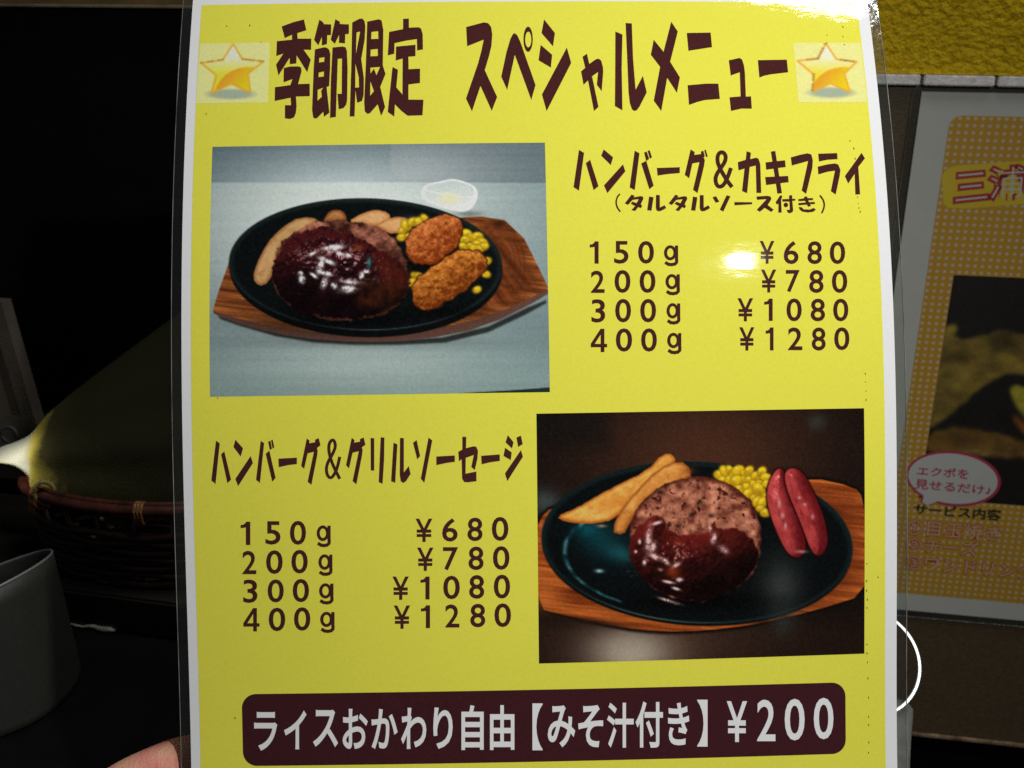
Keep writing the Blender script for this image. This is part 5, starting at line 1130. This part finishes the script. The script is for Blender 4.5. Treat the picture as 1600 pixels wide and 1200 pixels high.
for i, (a, b, c, r) in enumerate([(-168, -226, 2, 12), (-142, -204, 12, 10.5), (-116, -188, 9, 9.6), (-94, -180, 6, 8)]):
    J['thumb%d' % i] = (mm(a, b, c), r / 1000)
    B.append((prev, 'thumb%d' % i))
    prev = 'thumb%d' % i
hand = empty("hand", (-0.1579, -0.2768, 0.9813), MR)
tag(hand, "bare hand gripping the lower left edge of the yellow menu, one finger showing", "hand")
hb = skin_body("hand_skin", J, B, 'palm', skin_mat(), hand)

# ------------------------------------------------------------------ basket, napkins and packet on the dark table
M_reed = plain("dark_red_reed", (0.075, 0.020, 0.012), 0.35, var=0.5, scale=120, spec=0.6)
M_weave = plain("dark_reed_weave", (0.030, 0.012, 0.008), 0.5, var=0.6, scale=200)
M_bind = plain("tan_binding", (0.24, 0.095, 0.030), 0.45, var=0.4, scale=300)
bk = tag(empty("basket", (-0.381, -0.118, 0.8070)), "dark red woven basket with tan bindings on its rim, standing beside the grey holder", "basket")
BA, BB, BH = 0.064, 0.030, 0.0455


def oval(z, k=1.0, n=64, wob=0.0):
    return [((BA * k) * math.cos(2 * math.pi * i / n), (BB * k) * math.sin(2 * math.pi * i / n) , z + wob * math.sin(8 * 2 * math.pi * i / n)) for i in range(n)]


tube("rim", oval(BH), 0.0030, M_reed, bk, 10, True)
tube("inner_rim", oval(BH + 0.0028, 0.95), 0.0015, M_reed, bk, 8, True)
Vw, Fw = [], []
for i in range(7):
    V, F = tube_data(oval(0.0035 + i * 0.0046, 0.84 + 0.022 * i, 64, 0.0009 * (1 if i % 2 else -1)), 0.0021, 7, True)
    b_ = len(Vw)
    Vw += V
    Fw += [tuple(q + b_ for q in f) for f in F]
wv = link("weave", mesh("weave", Vw, Fw, True), M_weave, bk)
wv["kind"] = "stuff"
nb = 20
stake0 = None
for i in range(nb):
    q = 2 * math.pi * (i + 0.5) / nb
    a = (BA * 0.83 * math.cos(q), BB * 0.83 * math.sin(q), 0.0)
    b = (BA * 0.985 * math.cos(q), BB * 0.985 * math.sin(q), BH)
    tube("stake", [a, b], 0.0013, M_weave, bk, 6)
for q in (-2.34, -1.35, -0.5, 0.4, 1.3, 2.4):
    cx, cy = BA * math.cos(q), BB * math.sin(q)
    tx, ty = -BA * math.sin(q), BB * math.cos(q)
    l = math.hypot(tx, ty)
    tx, ty = tx / l, ty / l
    nx_, ny_ = ty, -tx
    Vb, Fb = [], []
    for k in range(3):
        path = []
        for j in range(12):
            g = 2 * math.pi * j / 12
            path.append((cx + nx_ * math.cos(g) * 0.0040 + tx * (k - 1) * 0.0016, cy + ny_ * math.cos(g) * 0.0040 + ty * (k - 1) * 0.0016, BH - 0.0012 + math.sin(g) * 0.0056))
        V, F = tube_data(path, 0.0009, 5, True)
        b_ = len(Vb)
        Vb += V
        Fb += [tuple(w_ + b_ for w_ in f) for f in F]
    link("binding", mesh("binding", Vb, Fb, True), M_bind, bk)


def cloth_grid(name, fn, nu, nv, mat, parent=None, thick=0.0012):
    V = [fn(i / nu, j / nv) for j in range(nv + 1) for i in range(nu + 1)]
    me = mesh(name, V, grid_faces(nu, nv), True)
    o = link(name, me, mat, parent)
    md = o.modifiers.new("thickness", 'SOLIDIFY')
    md.thickness = thick
    return o


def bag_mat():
    """olive cloth with the lit patch at its left end painted in yellow and white"""
    m, nt, b = new_mat("olive_cloth_lit_end")
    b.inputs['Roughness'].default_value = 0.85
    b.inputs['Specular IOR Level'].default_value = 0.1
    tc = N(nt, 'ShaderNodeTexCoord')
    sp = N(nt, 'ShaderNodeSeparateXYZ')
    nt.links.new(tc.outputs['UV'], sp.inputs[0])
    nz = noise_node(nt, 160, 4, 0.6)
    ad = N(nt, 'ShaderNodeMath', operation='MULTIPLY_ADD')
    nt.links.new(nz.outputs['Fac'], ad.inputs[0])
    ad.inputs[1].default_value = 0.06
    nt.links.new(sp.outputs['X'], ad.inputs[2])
    r = ramp(nt, ad.outputs[0], [(0.0, (0.70, 0.58, 0.07)), (0.28, (0.72, 0.62, 0.12)), (0.38, (0.74, 0.73, 0.60)), (0.60, (0.76, 0.75, 0.62)), (0.68, (0.60, 0.50, 0.08)), (0.77, (0.06, 0.054, 0.020)), (0.88, (0.026, 0.024, 0.011))])  # pool of light painted into the cloth colour, dark olive beyond it
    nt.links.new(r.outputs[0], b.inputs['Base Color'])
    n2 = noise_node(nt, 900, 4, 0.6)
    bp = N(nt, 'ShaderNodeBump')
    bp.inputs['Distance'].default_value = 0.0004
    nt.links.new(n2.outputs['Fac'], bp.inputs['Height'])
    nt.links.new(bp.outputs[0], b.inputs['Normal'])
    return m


UP = [(-0.4693, -0.1203, 0.8626), (-0.4597, -0.1174, 0.8668), (-0.4465, -0.1114, 0.8723), (-0.4381, -0.1021, 0.8834), (-0.4193, -0.0872, 0.9001), (-0.3862, -0.0665, 0.9258), (-0.365, -0.0590, 0.9419)]
LO = [(-0.4591, -0.134, 0.8648), (-0.4495, -0.1325, 0.8649), (-0.4398, -0.1326, 0.8633), (-0.4318, -0.1345, 0.8574), (-0.4254, -0.1369, 0.8474), (-0.3615, -0.1291, 0.8419), (-0.3414, -0.1262, 0.8415)]


def along(P, f):
    """Catmull-Rom through the points"""
    x_ = f * (len(P) - 1)
    k = min(int(x_), len(P) - 2)
    s_ = x_ - k
    p0, p1, p2, p3 = (Vector(P[min(max(k + o, 0), len(P) - 1)]) for o in (-1, 0, 1, 2))
    return 0.5 * ((2 * p1) + (p2 - p0) * s_ + (2 * p0 - 5 * p1 + 4 * p2 - p3) * s_ * s_ + (3 * p1 - p0 - 3 * p2 + p3) * s_**3)


def bag(u, v):
    a, b = along(LO, u), along(UP, u)
    q = a.lerp(b, v)
    bulge = math.sin(math.pi * v)
    q.y -= bulge * (0.004 + 0.010 * min(1, u * 1.6))
    q.y += math.sin(math.pi * v) * 0.0012 * math.sin(19 * v + 4 * u) * min(1, max(0, u - 0.35) * 3)
    return q


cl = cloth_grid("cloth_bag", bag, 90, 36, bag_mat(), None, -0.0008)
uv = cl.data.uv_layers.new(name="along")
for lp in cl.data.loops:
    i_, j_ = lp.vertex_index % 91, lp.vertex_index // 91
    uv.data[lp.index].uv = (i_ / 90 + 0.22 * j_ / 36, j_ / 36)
tag(cl, "olive cloth bag with a lit patch painted cream and yellow at its left end, slumped in the basket", "bag")
tie = tube("twine_tie", [(-0.4210 + 0.0042 * math.sin(q), -0.1410 + 0.002 * math.sin(q), 0.8550 + 0.0058 * math.cos(q)) for q in [2 * math.pi * i / 16 for i in range(16)]], 0.0011, plain("twine", (0.34, 0.27, 0.08), 0.7, var=0.4, scale=400), None, 6, True)
tag(tie, "little loop of pale twine hanging over the basket rim beside the cloth bag's painted lit end", "twine")

pk = tag(empty("paper_packet", (-0.473, -0.0985, 0.842)), "pale upright paper packet with a dark stripe at the far left behind the bag", "packet")
bm = bmesh.new()
box_bm(bm, -0.03, 0.030, -0.004, 0.004, 0, 0.099)
for vtx in bm.verts:
    if vtx.co.z > 0.05 and vtx.co.x > 0:
        vtx.co.x -= 0.0145
me = bpy.data.meshes.new("packet_body")
bm.to_mesh(me)
bm.free()
link("packet_body", me, plain("grey_paper", (0.07, 0.058, 0.045), 0.7, var=0.2, scale=70), pk)
V = [(0.005, -0.0045, 0.094), (0.0085, -0.0045, 0.094), (0.0175, -0.0045, 0.038), (0.0125, -0.0045, 0.038)]
link("stripe", mesh("stripe", V + [(a, b + 0.0003, c) for a, b, c in V], [(0, 3, 2, 1), (4, 5, 6, 7), (0, 1, 5, 4), (1, 2, 6, 5), (2, 3, 7, 6), (3, 0, 4, 7)]), plain("dark_stripe", (0.03, 0.022, 0.014), 0.7), pk)
tube("ring_mark", [(0.009 + 0.0045 * math.cos(q), -0.0044, 0.026 + 0.0045 * math.sin(q)) for q in [2 * math.pi * i / 20 for i in range(20)]], 0.0008, plain("ring_ink", (0.05, 0.05, 0.05), 0.6), pk, 6, True)

# ------------------------------------------------------------------ grey holder with a slanted mouth
hd = tag(empty("utensil_holder", (-0.4185, -0.207, 0.7862)), "grey tapered holder with a slanted mouth, standing at the lower left", "holder")
hx, hy = 0.0, 0.0
Vh, Fh = [], []
n = 64


def hring(k, r, slant, zc):
    out = []
    for i in range(n):
        q = 2 * math.pi * i / n
        x_, y_ = r * math.cos(q), r * math.sin(q)
        out.append((x_, y_, zc + slant * (0.43 * x_ - 0.10 * y_)))
    return out


rows = [hring(0, 0.0395, 0, 0.0), hring(0, 0.0410, 0, 0.0012), hring(0, 0.0408, 0, 0.004)]
for k in range(1, 9):
    f = k / 8
    rows.append(hring(k, 0.0408 - 0.0042 * f, f, 0.004 + 0.047 * f))
rows.append(hring(9, 0.0355, 1, 0.0517))
rows.append(hring(9, 0.0348, 1, 0.0510))
for k in range(1, 6):
    f = 1 - k / 5
    rows.append(hring(k, 0.0385 - 0.0037 * f, f, 0.006 + 0.044 * f))
for r_ in rows:
    Vh += r_
for i in range(len(rows) - 1):
    for k in range(n):
        j = (k + 1) % n
        Fh.append((i * n + k, i * n + j, (i + 1) * n + j, (i + 1) * n + k))
Fh.append(tuple(range(n))[::-1])
Fh.append(tuple((len(rows) - 1) * n + k for k in range(n)))
link("holder_body", mesh("holder_body", Vh, Fh, True), plain("grey_plastic", (0.022, 0.023, 0.019), 0.55, var=0.12, scale=300, bump=0.0001, bscale=1500), hd)
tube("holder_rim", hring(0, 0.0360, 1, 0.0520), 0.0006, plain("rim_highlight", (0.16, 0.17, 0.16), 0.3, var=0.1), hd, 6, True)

# ------------------------------------------------------------------ round stand behind the menu's right edge
hv = Vector((-0.015, -0.76, 0.65)).normalized()
ux = Vector((0, 0.65, 0.76)).cross(hv).normalized()
SR = Matrix((ux, hv.cross(ux), hv)).transposed()
st = tag(empty("round_stand", (-0.0441, -0.2290, 0.8603), SR), "round ring-topped stand with a bright rim, peeking past the yellow menu's lower right edge", "stand")
RR = 0.0200
Vr, Fr = [], []
prof_r = [(0.0182, -0.0010), (0.0182, 0.0002), (0.0184, 0.0004), (0.0192, 0.0004), (0.0194, 0.0002), (0.0194, -0.0010)]
for i in range(80):
    q = 2 * math.pi * i / 80
    Vr += [(r_ * math.cos(q), r_ * math.sin(q), z_) for r_, z_ in prof_r]
for i in range(80):
    j = (i + 1) % 80
    for k in range(6):
        k2 = (k + 1) % 6
        Fr.append((i * 6 + k, j * 6 + k, j * 6 + k2, i * 6 + k2))
link("rim", mesh("rim", Vr, Fr), plain("satin_steel", (0.95, 0.96, 0.94), 0.55, metal=1.0, var=0.02), st)
prof = [(0.0156, -0.0116), (0.0176, -0.0142), (0.0174, -0.018), (0.0165, -0.025), (0.0158, -0.034), (0.0155, -0.050), (0.0156, -0.080)]
Vf, Ff = [], []
for k, (w_, y_) in enumerate(prof):
    for i in range(24):
        q = 2 * math.pi * i / 24
        Vf.append((w_ * math.cos(q), y_, -0.006 + 0.005 * math.sin(q)))
for k in range(len(prof) - 1):
    for i in range(24):
        j = (i + 1) % 24
        Ff.append((k * 24 + i, k * 24 + j, (k + 1) * 24 + j, (k + 1) * 24 + i))
Ff.append(tuple(range(24)))
Ff.append(tuple((len(prof) - 1) * 24 + i for i in range(24))[::-1])
link("foot", mesh("foot", Vf, Ff, True), plain("grey_enamel", (0.13, 0.13, 0.125), 0.35, var=0.3, scale=120), st)
